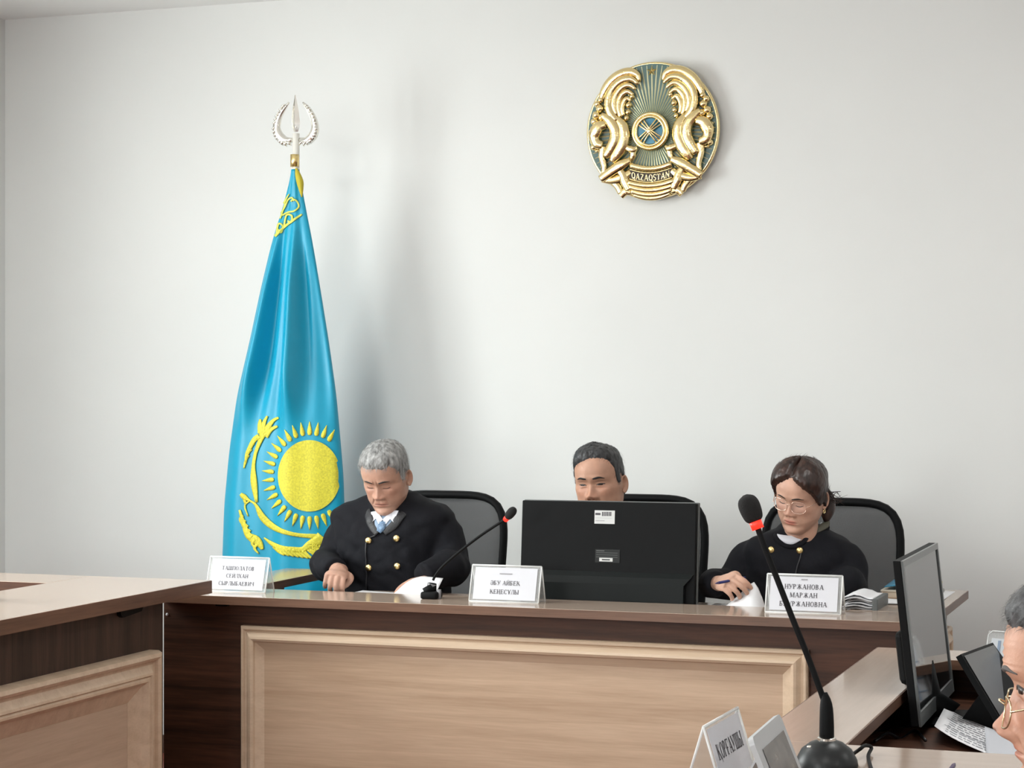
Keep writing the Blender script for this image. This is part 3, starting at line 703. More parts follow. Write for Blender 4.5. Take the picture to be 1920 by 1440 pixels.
# ------------------------------------------------------------------ acrylic name plates
M_CARD = mat('card_white', (.62, .63, .67), .6)
def nameplate(c, along, front, length, lines, label, heights, slant=.032, h=.105):
    """c: middle of the front foot; along: unit vector reading left to right; front: unit vector towards the reader"""
    c, al, fr = np.array(c, float), np.array(along, float), np.array(front, float)
    apex = c-fr*slant+np.array([0, 0, h]); rear = c-fr*2*slant
    r = root('name_plate', tuple(c-fr*slant), label, 'name plate')
    up = (apex-c); upn = up/np.linalg.norm(up); nrm = np.cross(al, upn)
    def sheet(p0, p1, t, nn):
        L = length/2
        A = np.array([[p0-al*L, p0+al*L], [p1-al*L, p1+al*L]]); return thick(A, t, nn)
    mk('front_sheet', sheet(c, apex, .003, -nrm), M_ACRY, r, False)
    up2 = apex-rear; n2 = np.cross(up2/np.linalg.norm(up2), al)
    mk('rear_sheet', sheet(rear, apex, .003, -n2), M_ACRY, r, False)
    L = length/2; ed = []
    for sg in (-1, 1):
        ed += [tube([c+al*L*sg, apex+al*L*sg], .0022, 6), tube([rear+al*L*sg, apex+al*L*sg], .0022, 6)]
    ed += [tube([apex-al*L, apex+al*L], .0028, 6), tube([c-al*L, c+al*L], .0022, 6)]
    mk('polished_edge', join(*ed), M_ACRE, r)
    q = c+up*.06+nrm*.0012; q2 = c+up*.94+nrm*.0012; L2 = L*.90
    card = mk('card', thick(np.array([[q-al*L2, q+al*L2], [q2-al*L2, q2+al*L2]]), .0005, -nrm), M_CARD, r, False)
    q = c+up*.06-nrm*.004; q2 = c+up*.94-nrm*.004
    for (s_, t_, hh), sq in zip(lines, heights):
        o = c+up*t_+nrm*.0020
        if s_ == '-':
            mk('lettering', thick(np.array([[o-al*hh, o+al*hh], [o-al*hh+upn*.003, o+al*hh+upn*.003]]), .0003, nrm), mat('ink_grey', (.30, .30, .32), .7), card, False)
        else: mk('lettering', text(s_, o, al, upn, hh, None, sq), M_INK, card, False)
    return r
e1, f1 = (1, 0, 0), (0, -1, 0)
q = PZ(445, 1109.5, BT); nameplate((q.x, 5.662, BT+.001), e1, f1, .205, [('ТАШПОЛАТОВ', .62, .0125), ('СЕЙЛХАН', .40, .0125), ('СЫРЛЫБАЕВИЧ', .18, .0125)], 'acrylic name plate at the left end of the bench, three lines', (.92, .92, .92))
q = P(945, 1129, 5.66); nameplate((q.x, 5.655, BT+.001), e1, f1, .218, [('-', .76, .020), ('ӘБУ АЙБЕК', .46, .0130), ('КЕҢЕСҰЛЫ', .22, .0130)], 'acrylic name plate with two name lines, beside the black monitor', (1, .9, .9))
q = P(1505, 1148, 5.66); nameplate((q.x, 5.66, BT+.001), e1, f1, .215, [('-', .86, .009), ('НУРЖАНОВА', .62, .0138), ('МАРЖАН', .40, .0138), ('БАУРЖАНОВНА', .17, .0138)], 'acrylic name plate in front of the woman judge', (1, .92, .92, .92))
q0 = P(1266, 1466, 3.30); q1 = P(1330, 1430, 3.5)
nameplate((-.805, 3.455, RT+.001), (math.sin(.03), math.cos(.03), 0), (math.cos(.03), -math.sin(.03), 0), .225, [('ҚОРҒАУШЫ', .42, .027)], 'acrylic name plate on the near desk corner, big single word', (.75,))

# ------------------------------------------------------------------ microphones
def mic(base, path, foam, ring_i, label, rb, neck_r, foam_r, domed=True, hdr=.012):
    r = root('microphone', tuple(base), label, 'microphone', 'gooseneck microphones')
    b = np.array(base, float)
    if domed:
        mk('base', lathe(b, [(rb*.98, 0), (rb, .006), (rb*.97, .016), (rb*.80, .034), (rb*.52, .046), (rb*.26, .051), (.001, .052)], 40), mat('mic_base', (.018, .021, .022), .38, spec=.35), r, True, 40)
        mk('collar', lathe(b+np.array([0, 0, .050]), [(rb*.30, 0), (rb*.30, .004), (rb*.24, .006)], 24), M_SILVER, r, True, 40)
        mk('button', sphere(b+np.array([-rb*.42, -rb*.38, .040]), (.009, .006, .003), 12, 6), M_SILVER, r)
        mk('boot', tube([b+np.array([0, 0, .052]), b+np.array([0, 0, .085]), b+np.array([-.001, 0, .115]), b+np.array([-.004, 0, .135])], [.0135, .013, .011, .005], 14, n=10), M_BLACK, r)
    p_ = np.array(path, float)
    mk('gooseneck', tube(p_, neck_r, 10, n=40), M_BLACK, r)
    d = np.array(foam)-p_[-1]; d /= np.linalg.norm(d)
    mk('light_ring', tube([p_[-1]-d*.004, p_[-1]+d*.013], hdr*.95, 16), M_RED, r)
    mk('foam_cap', tube([p_[-1]+d*t for t in (.010, .016, .03, .045, .056, .062)], np.array([.55, .85, 1.0, 1.0, .75, .2])*foam_r, 18, n=18), M_RUBBER, r)
    return r
mb = PZ(1550, 1440, RT); mv = mb.y
mic((mb.x, mv, RT), [P(x, y, mv) for x, y in ((1549, 1345), (1546, 1318), (1532, 1278), (1511, 1222), (1484, 1155), (1457, 1085), (1437, 1035), (1420, 988))], P(1408, 957, mv), 0,
    'large black gooseneck microphone with domed base on the near desk', .056, .0056, .0195)
jb = P(816, 1113, 5.70)
jm = mic((jb.x, 5.70, BT), [P(x, y, 5.70) for x, y in ((812, 1088), (816, 1080), (830, 1062), (862, 1034), (900, 1005), (930, 985), (949, 973))], P(958, 962, 5.68), 0,
    'thin black microphone leaning to the right beside the grey-haired judge', .03, .0042, .0135, False, .009)
mk('base', join(box(jb.x-.034, jb.x+.018, 5.66, 5.72, BT, BT+.022, .006), tube([(jb.x-.028, 5.68, BT+.02), (jb.x-.005, 5.69, BT+.034)], [.012, .012], 10), tube([(jb.x-.012, 5.70, BT+.018), (jb.x-.008, 5.70, BT+.045)], [.015, .012], 12)), M_BLACK, jm)
mk('collar', join(tube([(jb.x-.012, 5.70, BT+.036), (jb.x-.010, 5.70, BT+.044)], .0145, 14), tube([(jb.x+.016, 5.69, BT), (jb.x+.016, 5.69, BT+.028)], .007, 10)), mat('grey_plastic', (.25, .25, .26), .4), jm)
fp0 = PU(-16, 1012, -3.2)
mic((-3.24, fp0.y-.02, DT), [(-3.24, fp0.y-.02, DT+.09), (-3.24, fp0.y-.02, DT+.11), (-3.235, fp0.y-.02, DT+.15), (-3.22, fp0.y-.01, fp0.z-.04)], tuple(fp0), 0,
    'black foam-capped microphone at the very left edge on the side desk', .05, .005, .020)
cab = [PZ(1598, 1415, RT+.004), PZ(1612, 1405, RT+.018), PZ(1622, 1398, RT+.02), PZ(1634, 1402, RT+.01), PZ(1628, 1420, RT+.004), PZ(1640, 1460, RT+.004)]
tag(mk('microphone_cable', tube([tuple(c) for c in cab], .0035, 8, n=30), M_BLACK, base=tuple(cab[0])), 'short black cable trailing from the large microphone base', 'cable')

# ------------------------------------------------------------------ computer monitors
r = root('computer_monitor', (-1.772, 5.90, BT-.022), 'black computer monitor standing on the bench, back side towards us', 'monitor')
m0, m1, mz0, mz1 = -2.047, -1.497, BT-.012, CZ-.343
def tilt(vf, x0=0, y0=5.86, z0=BT, a=math.radians(5)):
    v = np.array(vf[0]); y, z = v[:, 1]-y0, v[:, 2]-z0
    v[:, 1] = y0+y*math.cos(a)+z*math.sin(a)*1; v[:, 2] = z0-y*math.sin(a)*.3+z*math.cos(a); return v, vf[1]
scr = mk('casing', tilt(box(m0, m1, 5.85, 5.872, mz0, mz1, .003)), M_BLACK, r, False)
zc_ = CZ-.553
A = np.array([[(m0+.004, 5.8495, zc_), (m1-.004, 5.8495, zc_)], [(m0+.012, 5.836, zc_-.014), (m1-.012, 5.836, zc_-.014)], [(m0+.02, 5.828, zc_-.035), (m1-.03, 5.828, zc_-.035)], [(m0+.02, 5.828, mz0+.004), (m1-.03, 5.828, mz0+.004)], [(m0+.02, 5.849, mz0), (m1-.03, 5.849, mz0)]])
mk('back_bulge', tilt(thick(A, .012, (0, 1, 0))), mat('monitor_lower', (.008, .010, .010), .5, spec=.15), r, False)
mk('bezel', tilt(box(m0-.002, m1+.002, 5.872, 5.888, mz0-.002, mz1+.002, .003)), mat('monitor_rim', (.12, .13, .13), .3), r, False)
mk('screen', tilt(box(m0+.012, m1-.012, 5.888, 5.889, mz0+.02, mz1-.012)), M_BLACKG, r, False)
mk('stand', box(-1.86, -1.68, 5.88, 5.99, BT-.022, BT-.01, .003), M_BLACK, r, False)
mk('stand_neck', box(-1.80, -1.74, 5.89, 5.92, BT-.012, mz0+.06, .003), M_BLACK, r, False)
def sticker(x0, y0, x1, y1, m, name='sticker', par=r, dy=0.0):
    a, b = P(x0, y0, 5.85), P(x1, y1, 5.85)
    return mk(name, tilt(box(a.x, b.x, 5.8488-dy, 5.8496-dy, b.z, a.z)), m, par, False)
M_STK = mat('sticker_paper', (.62, .63, .62), .5); M_DST = mat('sticker_dark', (.022, .024, .024), .5, spec=.2)
s1 = sticker(1111, 957, 1149, 983, M_STK)
for k in range(6): sticker(1125+3.1*k, 960, 1126.8+3.1*k, 968, M_INK, 'bar_code', s1, .0006)
sticker(1112.5, 962, 1122, 966, M_INK, 'print', s1, .0006); sticker(1113, 976, 1130, 977.4, mat('ink_grey', (.3, .3, .32)), 'print', s1, .0006); sticker(1113, 971, 1144, 972, mat('ink_grey', (.3, .3, .32)), 'print', s1, .0006)
s2 = sticker(1114, 1030, 1160, 1056, M_DST)
for k in range(4): sticker(1116, 1032+4*k, 1131 if k < 1 else 1156, 1034+4*k, mat('print_grey', (.09, .095, .095), .5), 'print', s2, .0006)
sticker(1122, 1046, 1147, 1053.5, M_STK, 'print', s2, .0006); sticker(1127, 1048.5, 1142, 1051, M_DST, 'print', s2, .001)

r = root('computer_monitor', (-.60, 4.82, LOW), 'black monitor seen almost edge-on standing on the right desk', 'monitor')
ta = math.atan2(.04, .36)
def rm(u0, u1, v0, v1, z0, z1, bev=.002):          # monitor facing +x, tilted backwards
    v, f = box(u0, u1, v0, v1, z0, z1, bev); v = np.array(v)
    v[:, 0] += -.648-(v[:, 2]-.70)*math.tan(ta); return v, f
zt = CZ-.384
mk('casing', rm(-.018, 0, 4.53, 5.10, .70, zt), M_BLACK, r, False)
mk('back_bulge', rm(-.045, -.018, 4.60, 5.03, .78, .90, .012), M_BLACK, r, False)
mk('bezel', join(rm(0, .005, 4.53, 4.545, .70, zt, 0), rm(0, .005, 5.085, 5.10, .70, zt, 0), rm(0, .005, 4.545, 5.085, zt-.014, zt, 0), rm(0, .005, 4.545, 5.085, .70, .73, 0)), mat('monitor_rim', (.12, .13, .13), .3), r, False)
mk('screen', rm(0, .002, 4.545, 5.085, .73, zt-.014, 0), mat('screen_glass', (.02, .021, .022), .06, spec=.8), r, False)
mk('stand_foot', tube([(-.66, 4.82, LOW+.008), (-.60, 4.82, LOW+.008), (-.48, 4.80, LOW+.006)], [.11, .12, .06], 24, up=(0, 0, 1), ratio=.07), M_BLACK, r)
mk('stand_neck', tube([(-.69, 4.82, .80), (-.665, 4.82, .72), (-.62, 4.82, LOW+.01)], [.035, .03, .04], 12, up=(0, 1, 0), ratio=1.3), M_BLACK, r)

# slanted display, acrylic leaflet stand, papers and folders on the right desk
pA = np.array(P(1792, 1232, P(1792, 1232, 4.6).y)); 
def cam_pt(px, py, d):
    X = (px-960)/FPX*d; return np.array([X*CT-d*ST, X*ST+d*CT, CZ-(py-HOR)*d/FPX])
pA, pB, pD = cam_pt(1792, 1232, 4.60), cam_pt(1852, 1210, 4.95), cam_pt(1866, 1356, 4.56)
pC = pD+(pB-pA)
pD[2] = max(pD[2], LOW+.02); pC[2] = pD[2]+.005
r = root('slanted_screen', tuple((pD+pC)/2*np.array([1, 1, 0])+np.array([0, 0, LOW])), 'black slanted touch screen on a wedge foot behind the spectacled man', 'screen')
nn = np.cross(pB-pA, pD-pA); nn /= np.linalg.norm(nn)
if nn[2] < 0: nn = -nn
mk('panel', thick(np.array([[pA, pB], [pD, pC]]), .014, nn), M_BLACK, r, False)
ins = lambda a, b: pA+(pB-pA)*a+(pD-pA)*b+nn*.0155
mk('glass', thick(np.array([[ins(.03, .04), ins(.97, .04)], [ins(.03, .96), ins(.97, .96)]]), .0006, nn), mat('dull_glass', (.05, .052, .055), .25), r, False)
foot = []
for t in (.15, .85):
    a_ = pA+(pB-pA)*t; d_ = pD+(pB-pA)*t
    foot.append([a_*.45+d_*.55-nn*.002, d_-nn*.002, np.array([d_[0]+.0, d_[1], LOW+.001]), np.array([a_[0]*.9+d_[0]*.1-.02, a_[1], LOW+.001])])
V_ = foot[0]+foot[1]
mk('wedge_foot', (V_, [(0, 1, 2, 3), (4, 7, 6, 5), (0, 4, 5, 1), (1, 5, 6, 2), (2, 6, 7, 3), (3, 7, 4, 0)]), M_BLACK, r, False)

a0, b0 = cam_pt(1836, 1186, 5.05), cam_pt(1889, 1188, 5.0)
r = root('leaflet_stand', (float(a0[0]+.06), float(a0[1]), LOW), 'clear acrylic stand holding a printed sheet behind the spectacled man', 'stand')
dv = (b0-a0); dv[2] = 0; dn = dv/np.linalg.norm(dv); h_ = a0[2]-LOW-.002; L_ = .21
bk = np.array([dn[1]*-1, dn[0], 0])*1.0
base_ = np.array([a0[0], a0[1], LOW+.002]); lean_ = bk*.05
mk('holder', thick(np.array([[base_, base_+dn*L_], [base_+lean_+[0, 0, h_], base_+lean_+dn*L_+[0, 0, h_]]]), .003, bk), M_ACRY, r, False)
mk('rim', tube([base_, base_+lean_+[0, 0, h_-.01], base_+lean_+dn*.012+[0, 0, h_], base_+lean_+dn*L_+[0, 0, h_]], .002, 6), M_ACRE, r)
mk('foot', thick(np.array([[base_, base_+dn*L_], [base_+bk*.09, base_+bk*.09+dn*L_]]), .003, (0, 0, 1)), M_ACRY, r, False)
sh = lambda a, b, o=.001: base_+dn*(.012+a*(L_-.024))+(lean_+[0, 0, h_])*(.04+.86*b)-bk*o
sheet = mk('sheet', thick(np.array([[sh(0, 0), sh(1, 0)], [sh(0, 1), sh(1, 1)]]), .0004, -bk), mat('sheet_grey', (.62, .65, .68), .6), r, False)
M_LINE = mat('print_blue', (.28, .36, .48), .6)
for a_, b_ in ((.10, .14), (.22, .25), (.34, .42)): mk('print', thick(np.array([[sh(a_, .05, .002), sh(b_, .05, .002)], [sh(a_, .97, .002), sh(b_, .97, .002)]]), .0002, -bk), M_LINE, sheet, False)
for t in (.18, .40, .68): mk('print', thick(np.array([[sh(.0, t, .0022), sh(.9, t, .0022)], [sh(.0, t+.02, .0022), sh(.9, t+.02, .0022)]]), .0002, -bk), M_LINE, sheet, False)

def sheet_pts(corners, curl, n=10, m=12):
    """bilinear sheet between 4 corners with curl(s, t) lift"""
    c = [np.array(q, float) for q in corners]; A = np.zeros((n, m, 3))
    for i in range(n):
        for j in range(m):
            s_, t_ = j/(m-1), i/(n-1)
            A[i, j] = (c[0]*(1-s_)+c[1]*s_)*(1-t_)+(c[3]*(1-s_)+c[2]*s_)*t_+np.array([0, 0, curl(s_, t_)])
    return A
# printed form curling up on the lower surface
zz = LOW+.004
cs = [PZ(1752, 1388, zz), PZ(1890, 1432, zz), PZ(1905, 1385, zz), PZ(1772, 1350, zz+.0)]
A = sheet_pts(cs, lambda s_, t_: .030*(1-s_)**3+.006*math.sin(s_*3)+.001)
pf = mk('printed_form', thick(A, .0006, (0, 0, 1)), M_PAPER, base=tuple(cs[0])); tag(pf, 'curling printed form lying in front of the slanted screen', 'paper')
def on_sheet(A, s_, t_, o=.0012):
    i, j = t_*(A.shape[0]-1), s_*(A.shape[1]-1); i0, j0 = min(int(i), A.shape[0]-2), min(int(j), A.shape[1]-2); a, b = i-i0, j-j0
    return (A[i0, j0]*(1-a)+A[i0+1, j0]*a)*(1-b)+(A[i0, j0+1]*(1-a)+A[i0+1, j0+1]*a)*b+np.array([0, 0, o])
def print_lines(A, par, rows, x0, x1, wd, m=M_INK, name='print', seed=1, words=True):
    rg = random.Random(seed)
    parts = []
    for t_ in rows:
        x = x0
        while x < x1:
            L = rg.uniform(.03, .11) if words else x1-x0
            xe = min(x+L, x1)
            ss_ = np.linspace(x, xe, 4)
            parts.append(grid(np.array([[on_sheet(A, s_, t_) for s_ in ss_], [on_sheet(A, s_, t_+wd) for s_ in ss_]])))
            x = xe+rg.uniform(.012, .03)
    mk(name, join(*parts), m, par, False)
M_PRN = mat('print_dim', (.30, .31, .34), .7)
print_lines(A, pf, np.linspace(.08, .92, 11), .14, .96, .03, M_PRN)
print_lines(A, pf, (.30, .60), .10, .97, .012, M_PRN, 'rule', 2, False)
cs = [PZ(1850, 1420, zz+.012), PZ(1950, 1440, zz+.012), PZ(1950, 1390, zz+.012), PZ(1846, 1375, zz+.02)]
A = sheet_pts(cs, lambda s_, t_: .015*(1-s_)**2*t_)
tag(mk('paper_sheet', thick(A, .0006, (0, 0, 1)), mat('paper_grey', (.5, .52, .56), .7), base=tuple(cs[0])), 'second sheet partly covering the printed form by the man', 'paper')
# cables in the dark well of the desk
for k, (pts, lab) in enumerate(((((1640, 1390), (1665, 1375), (1690, 1385), (1715, 1370), (1735, 1388)), 'black cable loop lying in the desk well below the monitor'), (((1600, 1396), (1640, 1372), (1680, 1366), (1720, 1356)), 'straighter black cable running to the monitor foot in the desk well'))):
    q = [tuple(PZ(x, y, LOW+.006+.010*math.sin(i*2+k))) for i, (x, y) in enumerate(pts)]
    tag(mk('power_cable', tube(q, .004, 8, n=30), M_BLACKG, base=q[0]), lab, 'cable')
# grey-framed tablet leaning on the near desk corner
ta0 = cam_pt(1410, 1396, 3.22); ta1 = cam_pt(1462, 1348, 3.46)
ta0[2] = ta1[2] = RT+.125
dn = ta1-ta0; L_ = np.linalg.norm(dn); dn /= L_; out_ = np.array([dn[1], -dn[0], 0])
bt0 = ta0+out_*.050; bt0[2] = RT+.002; bt1 = bt0+dn*L_
r = root('tablet', tuple((bt0+bt1)/2), 'silver-framed tablet leaning on the near desk beside the microphone', 'tablet')
upv = ta0-bt0; nn = np.cross(dn, upv); nn /= np.linalg.norm(nn)
if nn @ out_ < 0: nn = -nn
R = []
rad = .012; Hh = np.linalg.norm(upv); un = upv/Hh
for cx_, cy_, a0_ in ((L_-rad, Hh-rad, 0), (rad, Hh-rad, 90), (rad, rad, 180), (L_-rad, rad, 270)):
    for k in range(5):
        a_ = math.radians(a0_+k*22.5); R.append((cx_+rad*math.cos(a_), cy_+rad*math.sin(a_)))
mk('case', prism(R, bt0-nn*.009, dn, un, .009), mat('tablet_grey', (.50, .52, .53), .35), r, False) if np.cross(dn, un) @ nn > 0 else mk('case', prism(R, bt0, dn, un, .009), mat('tablet_grey', (.50, .52, .53), .35), r, False)
g = lambda a, b, o=.0006: bt0+dn*a*L_+un*b*Hh+nn*o
mk('screen', thick(np.array([[g(.14, .12), g(.90, .12)], [g(.14, .80), g(.90, .80)]]), .0006, nn), mat('tablet_screen', (.11, .095, .08), .15, var=.6, vscale=25), r, False)  # brown mottled reflection painted into the screen colour
mk('stand', thick(np.array([[g(.3, .75, -.012), g(.7, .75, -.012)], [np.append((g(.3, .75)-out_*.06)[:2], RT+.002), np.append((g(.7, .75)-out_*.06)[:2], RT+.002)]]), .004, -out_), mat('tablet_grey', (.5, .52, .53), .35), r, False)
pq = [tuple(PZ(1791, 1431, RT+.006)), tuple(PZ(1760, 1475, RT+.006))]
tag(mk('pen', tube([pq[0], tuple(np.array(pq[0])*.9+np.array(pq[1])*.1), pq[1]], [.0006, .004, .004], 8), mat('pen_violet', (.06, .03, .10), .4), base=pq[1]), 'dark violet pen lying at the bottom edge of the near desk', 'pen')

# ------------------------------------------------------------------ papers and files on the bench
IT = BT-.022
def flat_paper(px0, px1, v0, v1, z, label, name='paper_sheet', rot=.0, m=M_PAPER, t=.0012):
    a, b = P(px0, 1100, v0), P(px1, 1100, v0)
    c = [(a.x, v0, z), (b.x, v0+rot, z), (b.x, v1+rot, z), (a.x, v1, z)]
    A = sheet_pts(c, lambda s_, t_: .0015*math.sin(3*s_+2*t_))
    return tag(mk(name, thick(A, t, (0, 0, 1)), m, base=tuple(c[0])), label, 'paper')
flat_paper(632, 722, 5.80, 6.0, IT+.003, 'flat white pages under the right hand of the grey-haired judge')
# page being turned
a, b = P(722, 1112, 5.82), P(814, 1112, 5.82)
A = []
for i, t_ in enumerate(np.linspace(0, 1, 14)):
    row = []
    for s_ in np.linspace(0, 1, 12):
        x = a.x+(b.x-a.x)*(t_*.98)
        H = .064*math.sin(min(1.0, t_/.62)*math.pi/2)**.8-.010*max(0, t_-.62)
        row.append((x-.006*s_*(1-t_), 5.830+.075*s_, IT+.002+H*s_**.75))
    A.append(row)
tag(mk('turned_page', thick(np.array(A), .0008, (0, 0, 1)), M_PAPER, base=(a.x, 5.9, IT)), 'white page arching up as it is turned by the grey-haired judge', 'paper')
flat_paper(1312, 1352, 5.80, 6.0, IT+.003, 'flat white sheet between the monitor and the woman judge')
# page lifted under the woman's pen
A = []
for t_ in np.linspace(0, 1, 12):
    row = []
    for s_ in np.linspace(0, 1, 12):
        q = P(1340+86*s_, 1139, 5.80)
        Hh = min(1, s_/.70)**1.15 if s_ < .70 else max(0, 1-((s_-.70)/.30)**1.6)
        row.append((q.x, 5.81+.07*t_, IT+.002+.084*t_**.8*Hh))
    A.append(row)
tag(mk('lifted_page', thick(np.array(A), .0008, (0, 0, 1)), M_PAPER, base=(q.x, 5.86, IT)), 'white page with a raised corner under the pen of the woman judge', 'paper')
# case file: covers with sheets
cfx0, cfx1 = P(1583, 1130, 5.82).x, P(1640, 1130, 5.82).x
r = root('case_file', ((cfx0+cfx1)/2, 5.93, IT), 'thick case file of loose grey papers beside the name plate of the woman judge', 'file')
M_FGREY = mat('file_paper', (.42, .42, .43), .7, var=.2, vscale=40)
for k in range(9):
    rg = random.Random(k); dx, dy = rg.uniform(-.006, .006), rg.uniform(-.008, .008)
    A = sheet_pts([(cfx0+dx, 5.81+dy, 0), (cfx1+dx, 5.81+dy, 0), (cfx1+dx, 5.98+dy, 0), (cfx0+dx, 5.98+dy, 0)], lambda s_, t_: IT+.002+.0062*k+.012*(k/9)*math.sin(math.pi*min(1, s_*1.2))*rg.uniform(.9, 1.1))
    mk('leaf', thick(A, .0035, (0, 0, 1)), M_PAPER if k % 3 == 2 else M_FGREY, r)
mk('cover', box(cfx1-.004, cfx1+.012, 5.80, 5.99, IT+.001, IT+.055, .003), mat('file_cover', (.09, .10, .10), .5), r, False)
# on the right return: books, folder and sheets
rx0, rx1 = P(1647, 1120, 6.1).x, P(1720, 1120, 6.1).x
tag(flat_paper(1645, 1712, 5.98, 6.12, BT+.001, 'white sheet under the blue folder at the right bench end'), None, None)
bk_ = root('book', ((rx0+rx1)/2, 6.24, BT), 'cream-covered book lying on the right bench end under a blue folder', 'book')
mk('pages', box(rx0+.003, rx1-.003, 6.143, 6.33, BT+.004, BT+.022), mat('page_edges', (.62, .52, .40), .7), bk_, False)
mk('cover', box(rx0, rx1, 6.14, 6.335, BT+.001, BT+.004), mat('book_cover', (.40, .28, .18), .6), bk_, False)
mk('cover', box(rx0, rx1, 6.14, 6.335, BT+.022, BT+.026), mat('book_cream', (.66, .60, .50), .6), bk_, False)
A = sheet_pts([(rx0+.01, 6.15, BT+.028), (rx1+.02, 6.15, BT+.028), (rx1+.02, 6.33, BT+.028), (rx0+.01, 6.33, BT+.028)], lambda s_, t_: .022*math.sin(math.pi*min(1, .15+s_*.75))*(.5+.5*t_))
tag(mk('blue_folder', thick(A, .003, (0, 0, 1)), mat('folder_blue', (.03, .24, .40), .35), base=(rx0, 6.24, BT+.028)), 'bright blue plastic folder lying on the cream book', 'folder')
flat_paper(1732, 1770, 6.16, 6.43, BT+.001, 'white sheet at the right rear corner of the bench', rot=.0)
q = P(1757, 1104, 6.36)
r = root('desk_stamp', (q.x, 6.36, BT), 'small grey stamp with a yellow knob on the right bench end', 'stamp')
mk('stamp_body', box(q.x-.028, q.x+.02, 6.335, 6.385, BT+.001, BT+.014, .004), mat('stamp_grey', (.24, .24, .22), .5), r)
mk('knob', lathe((q.x, 6.36, BT+.013), [(.010, 0), (.008, .006), (.015, .014), (.017, .022), (.012, .032), (.003, .035)], 18), mat('stamp_yellow', (.70, .62, .16), .5), r)
# ------------------------------------------------------------------ people
_TABS = {}
def tab(pairs, z):
    key = tuple(pairs)
    if key in _TABS: return np.interp(z, *_TABS[key])
    zs = np.linspace(pairs[0][0], pairs[-1][0], 400); v = np.interp(zs, [p[0] for p in pairs], [p[1] for p in pairs])
    k = 9; v = np.convolve(np.pad(v, k//2, 'edge'), np.ones(k)/k, 'valid'); _TABS[key] = (zs, v); return np.interp(z, zs, v)
def gs(d, s): return np.exp(-.5*(d/s)**2)
def head_surf(phi, z, p):
    """head in its own frame: chin at z=0, crown at .23, facing -y, person's right at -x. phi=0 is the front."""
    phi = np.asarray(phi, float); z = np.asarray(z, float)
    jw = p.get('jaw', 1.0); ch = p.get('cheek', 1.0); no = p.get('nose', 1.0)
    fr = tab([(-.10, .002), (-.030, .006), (-.016, .040), (-.006, .066), (.004, .0765), (.014, .0795), (.028, .0745), (.042, .0785), (.055, .0790), (.075, .0790), (.095, .0790), (.115, .0800), (.128, .0885), (.140, .0925), (.165, .0945), (.30, .0945)], z)
    bk = tab([(-.10, .01), (-.03, .01), (.0, .030), (.03, .062), (.06, .083), (.10, .097), (.14, .101), (.30, .101)], z)
    hw = tab([(-.10, .004), (-.030, .008), (-.014, .022), (.0, .034*jw), (.014, .044*jw), (.030, .0545*jw), (.050, .0625*jw), (.075, .0685*ch), (.10, .0725*ch), (.13, .0745), (.16, .0755), (.30, .0755)], z)
    top = np.clip((z-.145)/.085, 0, 1); dome = np.clip(1-top**2.3, 0, 1)**(1/2.1)
    fr, bk, hw = fr*dome, bk*dome, hw*dome
    s_, c_ = np.sin(phi), np.cos(phi)
    yy = np.where(c_ > 0, fr, bk)+1e-6
    n = np.where(c_ > 0, 2.25, 2.1)
    rh = (np.abs(s_/(hw+1e-6))**n+np.abs(c_/yy)**n)**(-1/n)
    # neck, shoulders and chest
    nf = tab([(-.42, .040), (-.30, .042), (-.20, .045), (-.15, .046), (-.11, .046), (-.06, .038), (.0, .036), (.05, .03), (.06, .002), (.30, .002)], z)
    nb = tab([(-.42, .08), (-.30, .085), (-.18, .085), (-.13, .080), (-.08, .066), (.0, .066), (.05, .066), (.07, .004), (.30, .004)], z)
    nw = tab([(-.42, .125), (-.30, .14), (-.20, .14), (-.165, .120), (-.135, .090), (-.10, .066), (-.06, .056), (.0, .056), (.05, .054), (.07, .003), (.30, .003)], z)
    yn = np.where(c_ > 0, nf, nb)+1e-6
    rn = (np.abs(s_/nw)**2.1+np.abs(c_/yn)**2.1)**(-1/2.1)
    k = .006; h = np.clip(.5+.5*(rh-rn)/k, 0, 1); r = rn*(1-h)+rh*h+k*h*(1-h)
    r = np.where(z > .16, rh, r)
    x, y = r*s_, -r*c_
    # facial relief
    f = sstep(.15, .55, c_)
    d = np.zeros_like(x); ax = np.abs(x)
    zn = z+p.get('nosedrop', 0)
    prot = tab([(-.1, 0), (.0635, 0), (.0675, .006), (.072, .0165), (.078, .0235), (.084, .0225), (.092, .0150), (.105, .0085), (.118, .0040), (.128, .001), (.135, 0), (.3, 0)], zn)*no
    nwid = tab([(-.1, .01), (.066, .0125), (.078, .0115), (.088, .009), (.10, .0075), (.13, .0085), (.3, .01)], z)
    d += prot*np.exp(-np.abs(x/nwid)**2.2*.6)
    d += .0092*no*gs(ax-.0155, .0052)*gs(zn-.0735, .0058)                # wings of the nose
    d -= .0045*gs(ax-.0070, .0030)*gs(zn-.0665, .0022)                  # nostrils
    d -= .0092*p.get('sock', 1)*gs(ax-.0315, .0165)*gs(z-.1165, .0100)                  # eye sockets
    d += .0065*gs(ax-.0315, .0120)*gs(z-.1150, .0078)                  # eyeball under the lids
    d -= .0016*gs(ax-.0315, .0110)*gs(z-(.1235+.03*(ax-.031)), .0014)  # lid fold
    d -= .0022*gs(ax-.0290, .0115)*gs(z-(.1035-.10*(ax-.030)), .0022)*p.get('bags', 1)
    d += .0042*gs(ax-.0300, .0170)*gs(z-.1355, .0060)                  # brow
    d += .0050*gs(ax-.0480, .0150)*gs(z-.0930, .0120)*ch               # cheekbones
    d -= .0028*gs(ax-(.0165+(.074-z)*.42), .0030)*sstep(.036, .050, z)*sstep(.082, .070, z)*p.get('fold', 1)   # nose-to-mouth fold
    lw = p.get('mouth', .0225)
    lipm = np.exp(-np.abs(x/lw)**3)
